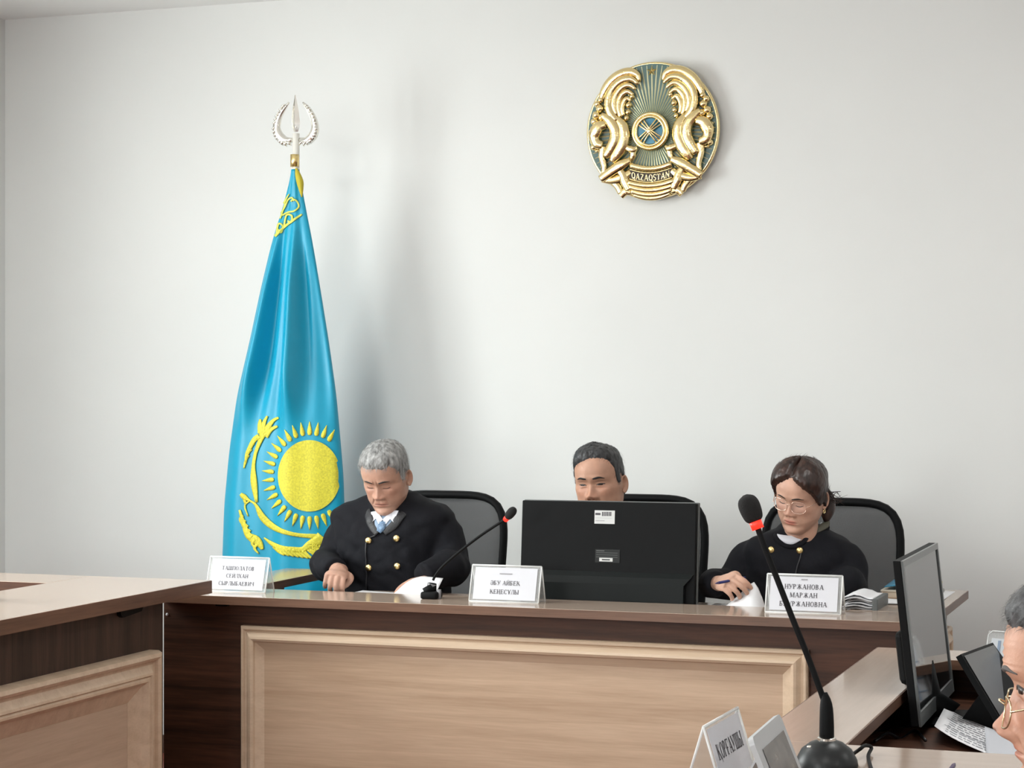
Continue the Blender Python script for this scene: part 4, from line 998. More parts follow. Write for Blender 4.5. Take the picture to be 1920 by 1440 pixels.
    d += p.get('lips', 1)*.0034*lipm*gs(z-.0495, .0034)+p.get('lips', 1)*.0040*lipm*np.exp(-np.abs(x/(lw*.8))**2)*gs(z-.0395, .0040)
    d -= .0050*np.exp(-np.abs(x/(lw*1.12))**6)*gs(z-(.0447-.08*ax*p.get('sad', 1)*.6), .0013)
    d -= .0014*gs(x, .0030)*gs(z-.0575, .0050)
    d -= .0025*gs(x, .018)*gs(z-.0290, .0042)
    d += .0035*gs(x, .0130)*gs(z-.0110, .0085)
    if p.get('brow_lines'):
        d -= p['brow_lines']*(.5+.5*np.cos((z-.150)*2*math.pi/.0085+6*x))*gs(z-.160, .013)*np.exp(-(x/.052)**4)
    d -= .0018*gs(ax-.006, .0016)*gs(z-.135, .007)*p.get('frown', 0)
    y = y-d*f
    x = x*(1+.0)
    return np.stack([x, y, z], -1)
def head_rows(p):
    zs = np.concatenate([np.linspace(-.42, -.20, 8)[:-1], np.linspace(-.20, -.03, 22)[:-1], np.linspace(-.03, .022, 26)[:-1], np.linspace(.022, .145, 104)[:-1], .145+.085*np.sin(np.linspace(0, math.pi/2, 34))[:-1]])
    t = np.linspace(-math.pi, math.pi, 168, endpoint=False); ph = t-.55*np.sin(t)
    return zs, ph
class Pose:
    """places head-frame points: scale, bend at the neck, then offset to the room"""
    def __init__(s, pivot, scale, pitch, yaw, roll, body_yaw=0):
        s.pv = np.array([0, .018, -.030]); s.sc = scale; s.at = np.array(pivot)
        s.R = np.array(Matrix.Rotation(math.radians(roll), 3, 'Y') @ Matrix.Rotation(math.radians(pitch), 3, 'X') @ Matrix.Rotation(math.radians(yaw), 3, 'Z'))
        s.B = np.array(Matrix.Rotation(math.radians(body_yaw), 3, 'Z'))
    def __call__(s, q):
        q = np.asarray(q, float); sh = q.shape; q = q.reshape(-1, 3)-s.pv
        w_ = sstep(-.075, .0, q[:, 2]+s.pv[2]+.02)[:, None]
        a = q @ s.R.T; o = (q*(1-w_)+a*w_) @ s.B.T*s.sc+s.at
        return o.reshape(sh)
    def head(s, q):                       # rigid with the head
        q = np.asarray(q, float); sh = q.shape; q = q.reshape(-1, 3)-s.pv
        return ((q @ s.R.T) @ s.B.T*s.sc+s.at).reshape(sh)
def ear(sg):
    """outer ear: rim, bowl and lobe, head frame"""
    n, m = 10, 28; A = np.zeros((n, m, 3))
    for i in range(n):
        r = i/(n-1)
        for j in range(m):
            a = 2*math.pi*j/m; c_, s_ = math.cos(a), math.sin(a)
            wd = .0150*(1+.12*s_); hh = .030
            lift = .010*r+.0045*gs(r-.86, .10)*(1 if s_ > -.7 else .3)-.006*gs(r-.35, .25)
            A[i, j] = (sg*(.0695+lift*(.8+.5*c_)+.004), .016+wd*r*c_*1.0+.004*s_, .104+hh*r*s_*(1 if s_ > 0 else .98)-.002*c_)
    B = A[::-1].copy(); B[..., 0] -= sg*(.008-.004*np.linspace(0, 1, n)[:, None]); B[:, :, 0] = np.where(sg > 0, np.maximum(B[:, :, 0], .060), np.minimum(B[:, :, 0], -.060))
    C = np.concatenate([A, B[1:]]); v, f = grid(C, True); f = list(f)
    if sg > 0: f = [q[::-1] for q in f]
    v = list(v)+[A[0].mean(0), B[-1].mean(0)]; k = len(v)-2; L = (2*n-2)*m
    for j in range(m):
        a_, b_ = j, (j+1) % m; t1, t2 = (k, b_, a_), (k+1, L+a_, L+b_)
        f += [t1, t2] if sg < 0 else [t1[::-1], t2[::-1]]
    return np.array(v), f
def hand(wrist, fwd, up, sg, curl, spread=.0, thumb=.6, s=1.0, arm=None):
    """a hand with palm, four fingers and thumb. fwd: forearm direction, up: back of the hand, sg=+1 thumb towards up x fwd"""
    fw = np.array(fwd, float); fw /= np.linalg.norm(fw); u = np.array(up, float); u -= fw*(u @ fw); u /= np.linalg.norm(u); la = np.cross(u, fw)*sg
    W = np.array(wrist, float); pt = lambda a, b, c: W+(fw*a+la*b+u*c)*s
    parts = [tube([pt(-.03, 0, 0), pt(0, 0, 0), pt(.03, .002, .002), pt(.065, .002, .003), pt(.088, .0, .0)], np.array([.026, .027, .036, .041, .038])*s, 16, up=u, ratio=[.8, .75, .48, .40, .36], rnd=False)]
    for k, (b, L, rad) in enumerate(((.029, .078, .0088), (.0095, .086, .0092), (-.0105, .080, .0088), (-.029, .064, .0078))):
        a0 = np.array([.084-.004*abs(k-1), b, .002]); pts = [a0-np.array([.03, 0, 0]), a0]; ang = 0; cur = a0.copy(); sp = (1.5-k)*spread
        cv = curl[k] if hasattr(curl, '__len__') else curl
        for L_, fr_ in ((.45, .9), (.32, 1.1), (.23, .75)):
            ang += cv*fr_; cur = cur+np.array([math.cos(ang)*math.cos(sp), math.sin(sp)*.8, -math.sin(ang)])*L*L_; pts.append(cur.copy())
        parts.append(tube([pt(*q) for q in pts], np.array([rad*.9, rad*1.05, rad, rad*.92, rad*.72])*s, 10, n=16, rnd=True))
    tp = [(.012, .026, -.004), (.038, .046, -.008), (.058, .052-.016*thumb, -.014-.014*thumb), (.080, .048-.034*thumb, -.020-.022*thumb)]
    parts.append(tube([pt(*q) for q in tp], np.array([.014, .0125, .0105, .0082])*s, 10, n=14, rnd=True))
    if arm is not None: parts.append(arm)
    return remesh(join(*parts), .0028, 3)
SKIN = {}
def skin_mat(name, c):
    m = mat(name, c, .50, bump=.35, bscale=260, sss=.12, spec=.4, bdist=.0010)
    nt = m.node_tree; b = nt.nodes['Principled BSDF']; at = nt.nodes.new('ShaderNodeAttribute'); at.attribute_name = 'tint'
    n = nt.nodes.new('ShaderNodeTexNoise'); n.inputs['Scale'].default_value = 30; n.inputs['Detail'].default_value = 3
    tc = nt.nodes.new('ShaderNodeTexCoord'); nt.links.new(tc.outputs['Object'], n.inputs['Vector'])
    r = nt.nodes.new('ShaderNodeValToRGB'); r.color_ramp.elements[0].position = .35; r.color_ramp.elements[1].position = .7
    r.color_ramp.elements[0].color = (*[x*.90 for x in c], 1); r.color_ramp.elements[1].color = (*[min(1, x*1.08) for x in c], 1)
    mx = nt.nodes.new('ShaderNodeMix'); mx.data_type = 'RGBA'; mx.blend_type = 'MULTIPLY'; mx.inputs[0].default_value = 1
    nt.links.new(n.outputs['Fac'], r.inputs[0]); nt.links.new(r.outputs[0], mx.inputs[6]); nt.links.new(at.outputs['Color'], mx.inputs[7]); nt.links.new(mx.outputs[2], b.inputs['Base Color'])
    return m
def set_tint(o, fn):
    me = o.data; n = len(me.vertices); v = np.empty(n*3); me.vertices.foreach_get('co', v); v = v.reshape(-1, 3)+np.array(o.parent.location)
    c = np.ones((n, 4)); c[:, :3] = fn(v); a = me.color_attributes.new('tint', 'FLOAT_COLOR', 'POINT'); a.data.foreach_set('color', c.ravel())
def make_body(r, pose, p, arms, skin):
    """one continuous skin: head, ears, neck, chest, arms and hands"""
    zs, ph = head_rows(p)
    Z, PH = np.meshgrid(zs, ph, indexing='ij'); A = head_surf(PH, Z, p)
    v, f = grid(A, True); f = [q[::-1] for q in f]
    m = len(ph); top = len(v); v = np.vstack([v, [[0, 0, .2302], [0, 0, -.42]]])
    L = (len(zs)-1)*m
    for j in range(m):
        f.append((top, L+j, L+(j+1) % m)); f.append((top+1, (j+1) % m, j))
    f = [q[::-1] for q in f]
    vf = (pose(v), f)
    es = [ear(sg) for sg in (-1, 1)]
    vf = union(vf, join(*([(pose.head(e[0]), e[1]) for e in es]+list(arms))))
    o = mk('body', vf, skin, r)
    inv = np.linalg.inv(pose.B @ pose.R)
    lipc = np.array(p.get('lip', (.86, .62, .60)))
    def tint(w_):
        q = ((w_-pose.at)/pose.sc) @ inv.T+pose.pv
        x, y, z = q[:, 0], q[:, 1], q[:, 2]; ax = np.abs(x); front = (y < -.03)
        c = np.ones((len(q), 3))
        def mixin(wt, col): c[:] = c*(1-wt[:, None])+c*np.array(col)*wt[:, None]
        lw = p.get('mouth', .0225)
        mixin(front*np.exp(-np.abs(x/lw)**5)*np.clip(gs(z-.0495, .003)+gs(z-.0400, .0036), 0, 1), lipc)
        mixin(front*np.exp(-np.abs(x/(lw*1.05))**6)*gs(z-.0447, .0012), (.45, .33, .33))
        mixin(front*gs(ax-.042, .016)*gs(z-.085, .014)*.6, (1.0, .86, .84))
        mixin(front*gs(x, .014)*gs(z-.078, .012)*.6, (1.0, .86, .84))
        mixin(front*gs(ax-.007, .003)*gs(z-.0665, .0018), (.4, .28, .26))
        mixin(front*gs(ax-.030, .014)*gs(z-.106, .006)*.5*p.get('bags', 1), (.80, .70, .68))
        if p.get('stubble'): mixin(front*sstep(.062, .045, z)*sstep(-.03, .0, z)*p['stubble'], (.80, .82, .84))
        return c
    set_tint(o, tint); return o
def on_face(p, x, z, off):
    """head-frame point on the face surface at lateral x, height z, lifted by off"""
    ph = np.linspace(0, 1.4, 220); q = head_surf(ph, np.full(220, z), p); xs = np.maximum.accumulate(q[:, 0])
    return np.array([x, np.interp(abs(x), xs, q[:, 1])-off, z])
def face_strip(p, pts, wd, off, n=14):
    """thin raised strip on the face; pts: (x, z), wd: widths"""
    q = smooth_path(np.column_stack([np.array(pts), np.array(wd)]), n); rows = []
    tg = np.gradient(q[:, :2], axis=0); tg /= np.linalg.norm(tg, axis=1)[:, None]
    for (x, z, w_), (tx, tz) in zip(q, tg):
        rows.append([on_face(p, x-tz*w_*e, z+tx*w_*e, off*(1-.7*e*e)) for e in (-1, 0, 1)])
    return thick(np.array(rows), -.002, (0, -1, 0))
def add_face(r, pose, p, brow_mat, eyes, body):
    for sg in (-1, 1):
        b = face_strip(p, [(sg*.012, .1325+p.get('browin', 0)), (sg*.022, .1362), (sg*.034, .1380), (sg*.048, .1340)], [.0022, .0034, .0030, .0008], .0016*p.get('browt', 1))
        mk('eyebrow', (pose.head(b[0]), b[1]), brow_mat, body)
        if eyes == 'down':
            for (nm, pts, w_) in (('eyelashes', [(sg*.0190, .1088), (sg*.026, .1062), (sg*.034, .1060), (sg*.0440, .1095)], [.0006, .0013, .0013, .0008]),):
                b = face_strip(p, pts, w_, .0012); mk(nm, (pose.head(b[0]), b[1]), mat('lash', (.03, .022, .02), .6), body)
        else:
            n = 15; rows = []; ir = []
            op = p.get('open', .0042)
            for t in np.linspace(-1, 1, n):
                x = .0315+.0125*t; hh = op*(1-t*t)**.7+.0002; zc = .1140+.0012*t
                rows.append([on_face(p, sg*x, zc+hh*e*(1.0 if e > 0 else .75), .0007) for e in np.linspace(-1, 1, 5)])
            b = thick(np.array(rows), -.003, (0, -1, 0)); ey = mk('eye', (pose.head(b[0]), b[1]), mat('eye_white', (.42, .37, .34), .3), body)
            ix = .0315+p.get('gaze', 0)*sg; rows = []
            for t in np.linspace(-1, 1, 9):
                hh = min(op*.98, .0066*math.sqrt(max(1-t*t, 0))+.0002); rows.append([on_face(p, sg*(ix+p.get('irisw', .0066)*t), .1142+hh*e*(1 if e > 0 else .78), .0011) for e in (-1, 0, 1)])
            b = thick(np.array(rows), -.002, (0, -1, 0)); mk('iris', (pose.head(b[0]), b[1]), mat('iris_brown', (.014, .008, .006), .35), ey)
            b = face_strip(p, [(sg*.0180, .1132), (sg*.025, .1140+op*.8), (sg*.033, .1146+op*.9), (sg*.0455, .1155)], [.0009, .0016, .0016, .0011], .0018); mk('eyelashes', (pose.head(b[0]), b[1]), mat('lash', (.03, .022, .02), .6), body)
def hair_cap(r, pose, p, line, T, m, name='hair', seed=0, clump=.0035, part=False, tw=.020, strands=2200, slen=.016, fall=.6, zmin=.03, asym=0.0, wild=.35, lift=.0014):
    """hair as a thick shaped cap over the scalp plus fine strands. line: [(abs phi deg, z)], T: thickness function(phi, z)"""
    zs = np.concatenate([np.linspace(zmin, .145, 74)[:-1], .145+.085*np.sin(np.linspace(0, math.pi/2, 46))]); zs[-1] = .22999
    ph = np.linspace(-math.pi, math.pi, 150, endpoint=False)
    Z, PH = np.meshgrid(zs, ph, indexing='ij'); A = head_surf(PH, Z, p)
    zl = np.interp(np.degrees(np.abs(PH)), [a for a, b in line], [b for a, b in line])
    zl = zl+asym*np.sin(PH)*sstep(.9, .3, np.abs(np.abs(PH)-.4))
    rg = random.Random(seed)
    nz = np.array([[noise.noise(Vector((a*90, b*90, c*35+seed*7))) for a, b, c in row] for row in A])
    nz2 = np.array([[noise.noise(Vector((a*260, b*260, c*60+seed*3))) for a, b, c in row] for row in A])
    mask = sstep(-.002, tw, Z-zl+.004*nz2)
    d = -.022+sstep(-.012, .002, Z-zl+.004*nz2)*.016+mask*(T(PH, Z)+.006)+mask*clump*(nz+.6*nz2)
    C = np.array([0, 0, .125]); N = A-C; N /= np.linalg.norm(N, axis=-1)[..., None]
    S = A+N*d[..., None]
    v, f = grid(S, True); f = list(f); k = len(ph)
    f.append(tuple((len(zs)-1)*k+j for j in range(k))); f.append(tuple(range(k))[::-1])
    f = [q[::-1] for q in f]
    h = mk(name, (pose.head(v), [q[::-1] for q in f]), m, r)
    V, F = [], []
    ii, jj = np.where(mask > .35)
    for _ in range(strands):
        k_ = rg.randrange(len(ii)); i, j = ii[k_], jj[k_]
        if rg.random() > abs(math.sin(max(.05, math.acos(min(1, max(-1, (Z[i, j]-.12)/.112)))))): continue
        b0 = S[i, j]-N[i, j]*.002; n_ = N[i, j]
        tang = np.array([0, -.75 if abs(PH[i, j]) < 1.2 else .1, -fall])*(1 if slen < .03 else -1)+np.array([rg.uniform(-wild, wild), rg.uniform(-wild, wild), rg.uniform(-.2, .2)])
        tang -= n_*(tang @ n_); tang /= np.linalg.norm(tang)+1e-9
        L = slen*rg.uniform(.6, 1.3); sd = np.cross(tang, n_)*.00040
        p1 = b0+tang*L*.5+n_*(.002+lift); p2 = b0+tang*L+n_*rg.uniform(-.001, lift*1.6); q = len(V)
        V += [b0-sd, b0+sd, p1-sd*.8, p1+sd*.8, p2]; F += [(q, q+1, q+3, q+2), (q+2, q+3, q+4)]
    if V:
        o = mk('hair_strands', (pose.head(np.array(V)), F), m, h); o['kind'] = 'stuff'
    return h
def make_coat(r, rings, sleeves, m, voxel=.0070, wr=.0095, seed=0, name='coat', cut=None):
    """rings: (z, x, y, half width, half depth); sleeves: list of (points, radii)"""
    q = smooth_path(np.array(rings, float), 40); rows = []
    for z, x, y, a, b in q:
        rows.append([(x+a*math.copysign(abs(math.cos(t))**.86, math.cos(t)), y+b*math.copysign(abs(math.sin(t))**.86, math.sin(t)), z) for t in np.linspace(0, 2*math.pi, 56, endpoint=False)])
    A = np.array(rows); v, f = grid(A, True); f = list(f)+[tuple(range(56))[::-1], tuple(39*56+j for j in range(56))]
    parts = [(v, f)]
    for pts, rad in sleeves: parts.append(tube(pts, rad, 20, n=30))
    v, f = remesh(join(*parts), voxel, 7)
    V = np.array(v)
    for i, c in enumerate(V):
        n1 = noise.noise(Vector((c[0]*9+seed*5, c[1]*9, c[2]*5))); n2 = noise.noise(Vector((c[0]*22+c[2]*14, c[1]*22+seed, c[2]*9)))
        k = noise.noise(Vector((c[0]*6+seed, c[1]*6, c[2]*26+c[0]*18)))
        k2 = abs(noise.noise(Vector((c[0]*13+c[2]*9+seed*3, c[1]*9, c[2]*17-c[0]*11))))
        V[i] = c+np.array([n1*.5+n2*.5, n2*.6+k*.7-k2*.9, k*.4-k2*.3])*wr
    return mk(name, (V, f), m, r), (V, f)
def project(bvh, x, z, y0=0.0, off=.003, direc=(0, 1, 0)):
    h = bvh.ray_cast(Vector((x, y0, z)), Vector(direc))
    return np.array(h[0])-np.array(direc)*off if h[0] is not None else np.array([x, y0+.3, z])
def cloth_patch(bvh, rows, y0, off, t=.002):
    A = np.array([[project(bvh, x, z, y0, off) for x, z in row] for row in rows]); return thick(A, t, (0, -1, 0))
M_COAT = mat('judge_robe', (.0052, .0056, .0085), .85, bump=.35, bscale=420, spec=.25)
M_SATIN = mat('robe_collar', (.02, .021, .024), .5, bump=.8, bscale=160)
M_SHIRT = mat('white_shirt', (.72, .74, .80), .6)
def button(r, bvh, x, z, y0, rad=.0105):
    c = project(bvh, x, z, y0, .001)
    V, f = lathe((0, 0, 0), [(rad, 0), (rad, .002), (rad*.85, .0045), (rad*.5, .0065), (.0005, .007)], 20, RX)
    mk('button', (V+c, f), M_GOLDB, r, True, 50)
def blade(line, y0, bvh, wd, off=.0025, n=22):
    q = smooth_path(np.array(line, float), n); tg = np.gradient(q, axis=0); tg /= np.linalg.norm(tg, axis=1)[:, None]
    return cloth_patch(bvh, [[(x-tz*wd*e, z+tx*wd*e) for e in (-1, 0, 1)] for (x, z), (tx, tz) in zip(q, tg)], y0, off)

# --- the grey-haired judge on the left
HAIR_GREY = mat('hair_grey', (.27, .27, .265), .6, var=.6, vscale=10, stretch=(9, 9, 3))
SK1 = skin_mat('skin_warm', (.50, .29, .21))
u0, v0 = -2.612, 6.22
r = root('person', (u0, v0, 0), 'grey-haired man in a black gold-buttoned robe reading papers at the bench', 'person')
p1 = dict(jaw=1.12, cheek=1.05, bags=1.6, fold=1.6, sad=2.2, lip=(.86, .66, .64), frown=1, stubble=.3, lips=.7, nose=1.05)
pose1 = Pose((u0+.012, 6.175, 1.044), .935, 24, 0, 0)
arm_r = tube([(-2.775, 6.22, .95), (-2.815, 6.17, .86), (-2.785, 6.08, BT+.045), (-2.700, 5.955, BT+.046)], [.038, .038, .034, .025], 14, n=24)
arm_l = tube([(-2.45, 6.22, .95), (-2.39, 6.15, .86), (-2.375, 6.08, BT+.04), (-2.408, 6.005, BT+.022)], [.038, .038, .034, .025], 14, n=24)
rh = hand((-2.700, 5.96, BT+.046), (.25, -1, -.16), (.15, -.15, 1), 1, (1.0, 1.05, 1.1, 1.15), .04, .9, .95, arm_r)
lh = hand((-2.408, 6.01, BT+.022), (-.42, -1, -.10), (-.1, 0, 1), -1, (.35, .35, .4, .45), .05, .3, .95, arm_l)
body1 = make_body(r, pose1, p1, [rh, lh], SK1)
add_face(r, pose1, p1, mat('brow_dark', (.035, .03, .028), .7), 'down', body1)
hair_cap(r, pose1, p1, [(0, .180), (22, .175), (38, .180), (50, .166), (62, .148), (70, .104), (80, .102), (92, .130), (106, .120), (118, .062), (150, .040), (180, .034)], lambda a, z: .005+.010*sstep(.15, .22, z), HAIR_GREY, seed=3, slen=.018, clump=.0028, strands=5000, lift=.002)
rings = [(.53, u0, v0+.06, .17, .15), (.66, u0, v0+.04, .175, .155), (.80, u0, v0+.01, .18, .150), (.89, u0-.002, v0-.005, .188, .142), (.95, u0-.004, v0-.012, .202, .134), (1.0, u0-.006, v0-.012, .212, .124), (1.034, u0-.006, v0-.010, .214, .112), (1.060, u0-.004, v0-.008, .186, .100), (1.082, u0-.002, v0-.008, .128, .090), (1.100, u0, v0-.006, .086, .080), (1.112, u0, v0-.002, .070, .072)]
slv = [([(u0-.150, v0, 1.005), (-2.790, 6.215, .970), (-2.818, 6.175, .875), (-2.815, 6.10, BT+.050), (-2.765, 6.03, BT+.052), (-2.722, 5.985, BT+.048)], [.045, .060, .062, .055, .047, .040]),
       ([(u0+.150, v0, 1.005), (-2.436, 6.215, .970), (-2.396, 6.17, .875), (-2.380, 6.10, BT+.054), (-2.395, 6.05, BT+.045), (-2.420, 5.99, BT+.036)], [.045, .062, .064, .060, .052, .046])]
coat, cvf = make_coat(r, rings, slv, M_COAT, seed=1)
bv = bvh_of(cvf)
def pv_(px, py): q = P(px, py, 6.085); return (q.x, q.z)
def strip3(pts, wd, th, m, name, n=26, up=(0, -1, 0)):
    return mk(name, tube(pts, wd, 12, n=n, up=up, ratio=th/np.mean(np.atleast_1d(wd))), m, r)
def front(px, py, off): return tuple(project(bv, *pv_(px, py), 5.6, off))
sh_rows = [[(pv_(692+(746-692)*t, y)) if y < 960 else pv_(a+(b-a)*t, y) for t in np.linspace(0, 1, 7)] for y, a, b in ((962, 694, 745), (972, 697, 742), (984, 703, 736), (997, 713, 724))]
mk('shirt', cloth_patch(bv, sh_rows, 5.6, .004), mat('shirt_blue', (.25, .34, .46), .6), r)
for pts in ([(694, 960), (699, 979), (706, 972), (713, 982), (719, 974), (706, 958)], [(744, 958), (739, 979), (732, 973), (726, 982), (719, 974), (731, 957)]):
    A = [np.array(front(*q, .010)) for q in pts]; k = len(A)
    mk('shirt_collar', (A+[a+np.array([0, .004, 0]) for a in A], [tuple(range(k)), tuple(range(k, 2*k))[::-1]]+[(i, i+k, (i+1) % k+k, (i+1) % k) for i in range(k)]), M_SHIRT, r, False)
tie_rows = [[pv_(713, 978), pv_(719, 977), pv_(725, 978)], [pv_(712, 988), pv_(719, 988), pv_(726, 988)], [pv_(711, 994), pv_(718, 999), pv_(724, 994)]]
mk('tie', cloth_patch(bv, tie_rows, 5.6, .008), mat('tie_blue', (.16, .26, .40), .5, var=.5, vscale=150), r)
strip3([(u0-.082, v0-.020, 1.084), (u0-.078, v0-.070, 1.066), front(691, 970, .004), front(699, 986, .005), front(711, 1001, .005)], [.012, .015, .015, .014, .010], .004, M_SATIN, 'robe_collar')
strip3([(u0+.082, v0-.020, 1.084), (u0+.080, v0-.070, 1.066), front(748, 968, .004), front(739, 985, .005), front(724, 999, .005)], [.012, .015, .015, .014, .010], .004, M_SATIN, 'robe_collar')
mk('front_edge', blade([pv_(*q) for q in ((708, 1003), (692, 1012), (690, 1040), (689, 1075), (688, 1108))], 5.6, bv, .0020, .002), M_SATIN, r)
for x, y in ((694, 1013), (746, 1009), (694, 1064), (747, 1061)): button(r, bv, *pv_(x, y), 5.6, .0115)

# --- the judge behind the monitor
HAIR_DK = mat('hair_dark_grey', (.030, .031, .033), .45, var=.8, vscale=9, stretch=(9, 9, 3))
SK2 = skin_mat('skin_tan', (.48, .27, .185))
u0, v0 = -1.878, 6.25
r = root('person', (u0, v0, 0), 'dark-haired man whose face shows above the back of the black monitor', 'person')
p2 = dict(jaw=1.16, cheek=1.09, bags=1.3, fold=1.2, open=.0026, gaze=-.0005, browt=1.1, nose=1.1, irisw=.0085, browin=.002)
pose2 = Pose((u0-.002, 6.20, 1.012), .965, 3, -4, -4)
arm_r = tube([(u0-.195, 6.26, .95), (u0-.215, 6.22, .83), (u0-.18, 6.12, BT+.03), (-2.02, 6.02, BT+.006)], [.042, .04, .034, .025], 14, n=24)
arm_l = tube([(u0+.195, 6.26, .95), (u0+.215, 6.22, .83), (u0+.18, 6.12, BT+.03), (-1.72, 6.02, BT+.006)], [.042, .04, .034, .025], 14, n=24)
rh = hand((-2.02, 6.03, BT+.010), (.1, -1, -.05), (0, 0, 1), 1, (.3, .3, .35, .4), .06, .3, .95, arm_r)
lh = hand((-1.72, 6.03, BT+.010), (-.1, -1, -.05), (0, 0, 1), -1, (.3, .3, .35, .4), .06, .3, .95, arm_l)
body2 = make_body(r, pose2, p2, [rh, lh], SK2)
add_face(r, pose2, p2, mat('brow_black', (.015, .013, .012), .7), 'open', body2)
hair_cap(r, pose2, p2, [(0, .196), (18, .190), (34, .184), (48, .172), (60, .150), (68, .104), (80, .100), (92, .130), (106, .120), (118, .060), (150, .040), (180, .034)], lambda a, z: .003+.013*sstep(.160, .215, z)-.004*np.sin(a)*sstep(.17, .2, z), HAIR_DK, seed=5, slen=.022, asym=.014)
rings = [(.53, u0, v0+.05, .18, .15), (.66, u0, v0+.03, .185, .15), (.78, u0, v0+.02, .20, .145), (.88, u0, v0+.01, .21, .135), (.935, u0, v0, .215, .125), (.975, u0, v0, .200, .112), (1.0, u0, v0-.002, .165, .098), (1.02, u0, v0-.004, .118, .088), (1.04, u0, v0-.006, .084, .082), (1.055, u0, v0-.006, .074, .076)]
slv = [([(u0-.14, v0, .94), (u0-.18, 6.25, .915), (u0-.212, 6.215, .83), (u0-.20, 6.14, BT+.045), (-2.045, 6.06, BT+.03)], [.045, .062, .064, .056, .042]),
       ([(u0+.14, v0, .94), (u0+.18, 6.25, .915), (u0+.212, 6.215, .83), (u0+.20, 6.14, BT+.045), (-1.70, 6.06, BT+.03)], [.045, .062, .064, .056, .042])]
coat, cvf = make_coat(r, rings, slv, M_COAT, seed=2); bv = bvh_of(cvf)
for sg in (-1, 1): mk('robe_collar', blade([(u0+sg*.072, 1.035), (u0+sg*.055, 1.0), (u0+sg*.02, .955)], 5.7, bv, .014, .008), M_SATIN, r)
for x, z in ((-.035, .92), (.035, .92)): button(r, bv, u0+x, z, 5.9)

# --- the woman judge on the right
HAIR_BR = mat('hair_brown', (.030, .014, .010), .38, var=.8, vscale=7, stretch=(11, 11, 2))
SK3 = skin_mat('skin_light', (.56, .335, .245))
u0, v0 = -1.246, 6.16
r = root('person', (u0, v0, 0), 'woman with glasses in a black robe writing at the bench', 'person')
p3 = dict(jaw=1.12, cheek=1.10, bags=.5, fold=.7, nose=.85, mouth=.0195, lip=(.84, .50, .50), browt=.7, lips=1.1)
pose3 = Pose((u0+.022, 6.105, 1.012), .905, 20, -14, 5)
arm_r = tube([(u0-.14, 6.16, .93), (-1.425, 6.12, .85), (-1.468, 6.0, BT+.040), (-1.432, 5.90, BT+.055)], [.034, .034, .029, .022], 14, n=24)
arm_l = tube([(u0+.14, 6.16, .93), (-1.085, 6.11, .85), (-1.085, 6.05, BT+.04), (-1.13, 5.985, BT+.015)], [.034, .034, .029, .022], 14, n=24)
rh = hand((-1.432, 5.905, BT+.055), (.62, -.85, .10), (-.45, -.55, .75), 1, (.75, .85, .95, 1.0), .04, .9, .92, arm_r)
lh = hand((-1.13, 5.99, BT+.015), (-.5, -1, -.06), (0, 0, 1), -1, (.35, .35, .4, .45), .05, .3, .9, arm_l)
body3 = make_body(r, pose3, p3, [rh, lh], SK3)
add_face(r, pose3, p3, mat('brow_brown', (.03, .018, .014), .7), 'down', body3)
def Tw(a, z):
    t = .008+.014*sstep(.09, .19, z)*gs(np.abs(a)-1.0, .6)+.004*sstep(.15, .20, z)
    x = np.abs(a); return t-(.012*gs(a, .13)*sstep(.15, .19, z)*(np.abs(a) < 1.2))
hair = hair_cap(r, pose3, p3, [(0, .196), (10, .192), (25, .176), (40, .158), (54, .136), (64, .112), (74, .092), (86, .098), (96, .090), (112, .050), (140, .030), (180, .020)], Tw, HAIR_BR, seed=8, clump=.0022, strands=2600, slen=.034, fall=.5, tw=.014, wild=.12, lift=.0008)
bun = [tube(pose3.head([(0, .085, .085), (.012, .108, .072), (.03, .116, .055), (.045, .108, .035), (.052, .092, .015), (.055, .082, -.008)]), np.array([.03, .036, .034, .026, .018, .006]), 14, n=24)]
for k in range(14):
    rg = random.Random(k); a = pose3.head([(.055+.012*rg.random(), .07+.03*rg.random(), .07+.04*rg.random()), (.075+.02*rg.random(), .075+.04*rg.random(), .06+.05*rg.random()), (.085+.035*rg.random(), .08+.04*rg.random(), .05+.06*rg.random())])
    bun.append(tube(a, [.0014, .001, .0003], 5, n=8))
mk('ponytail', join(*bun), HAIR_BR, hair)
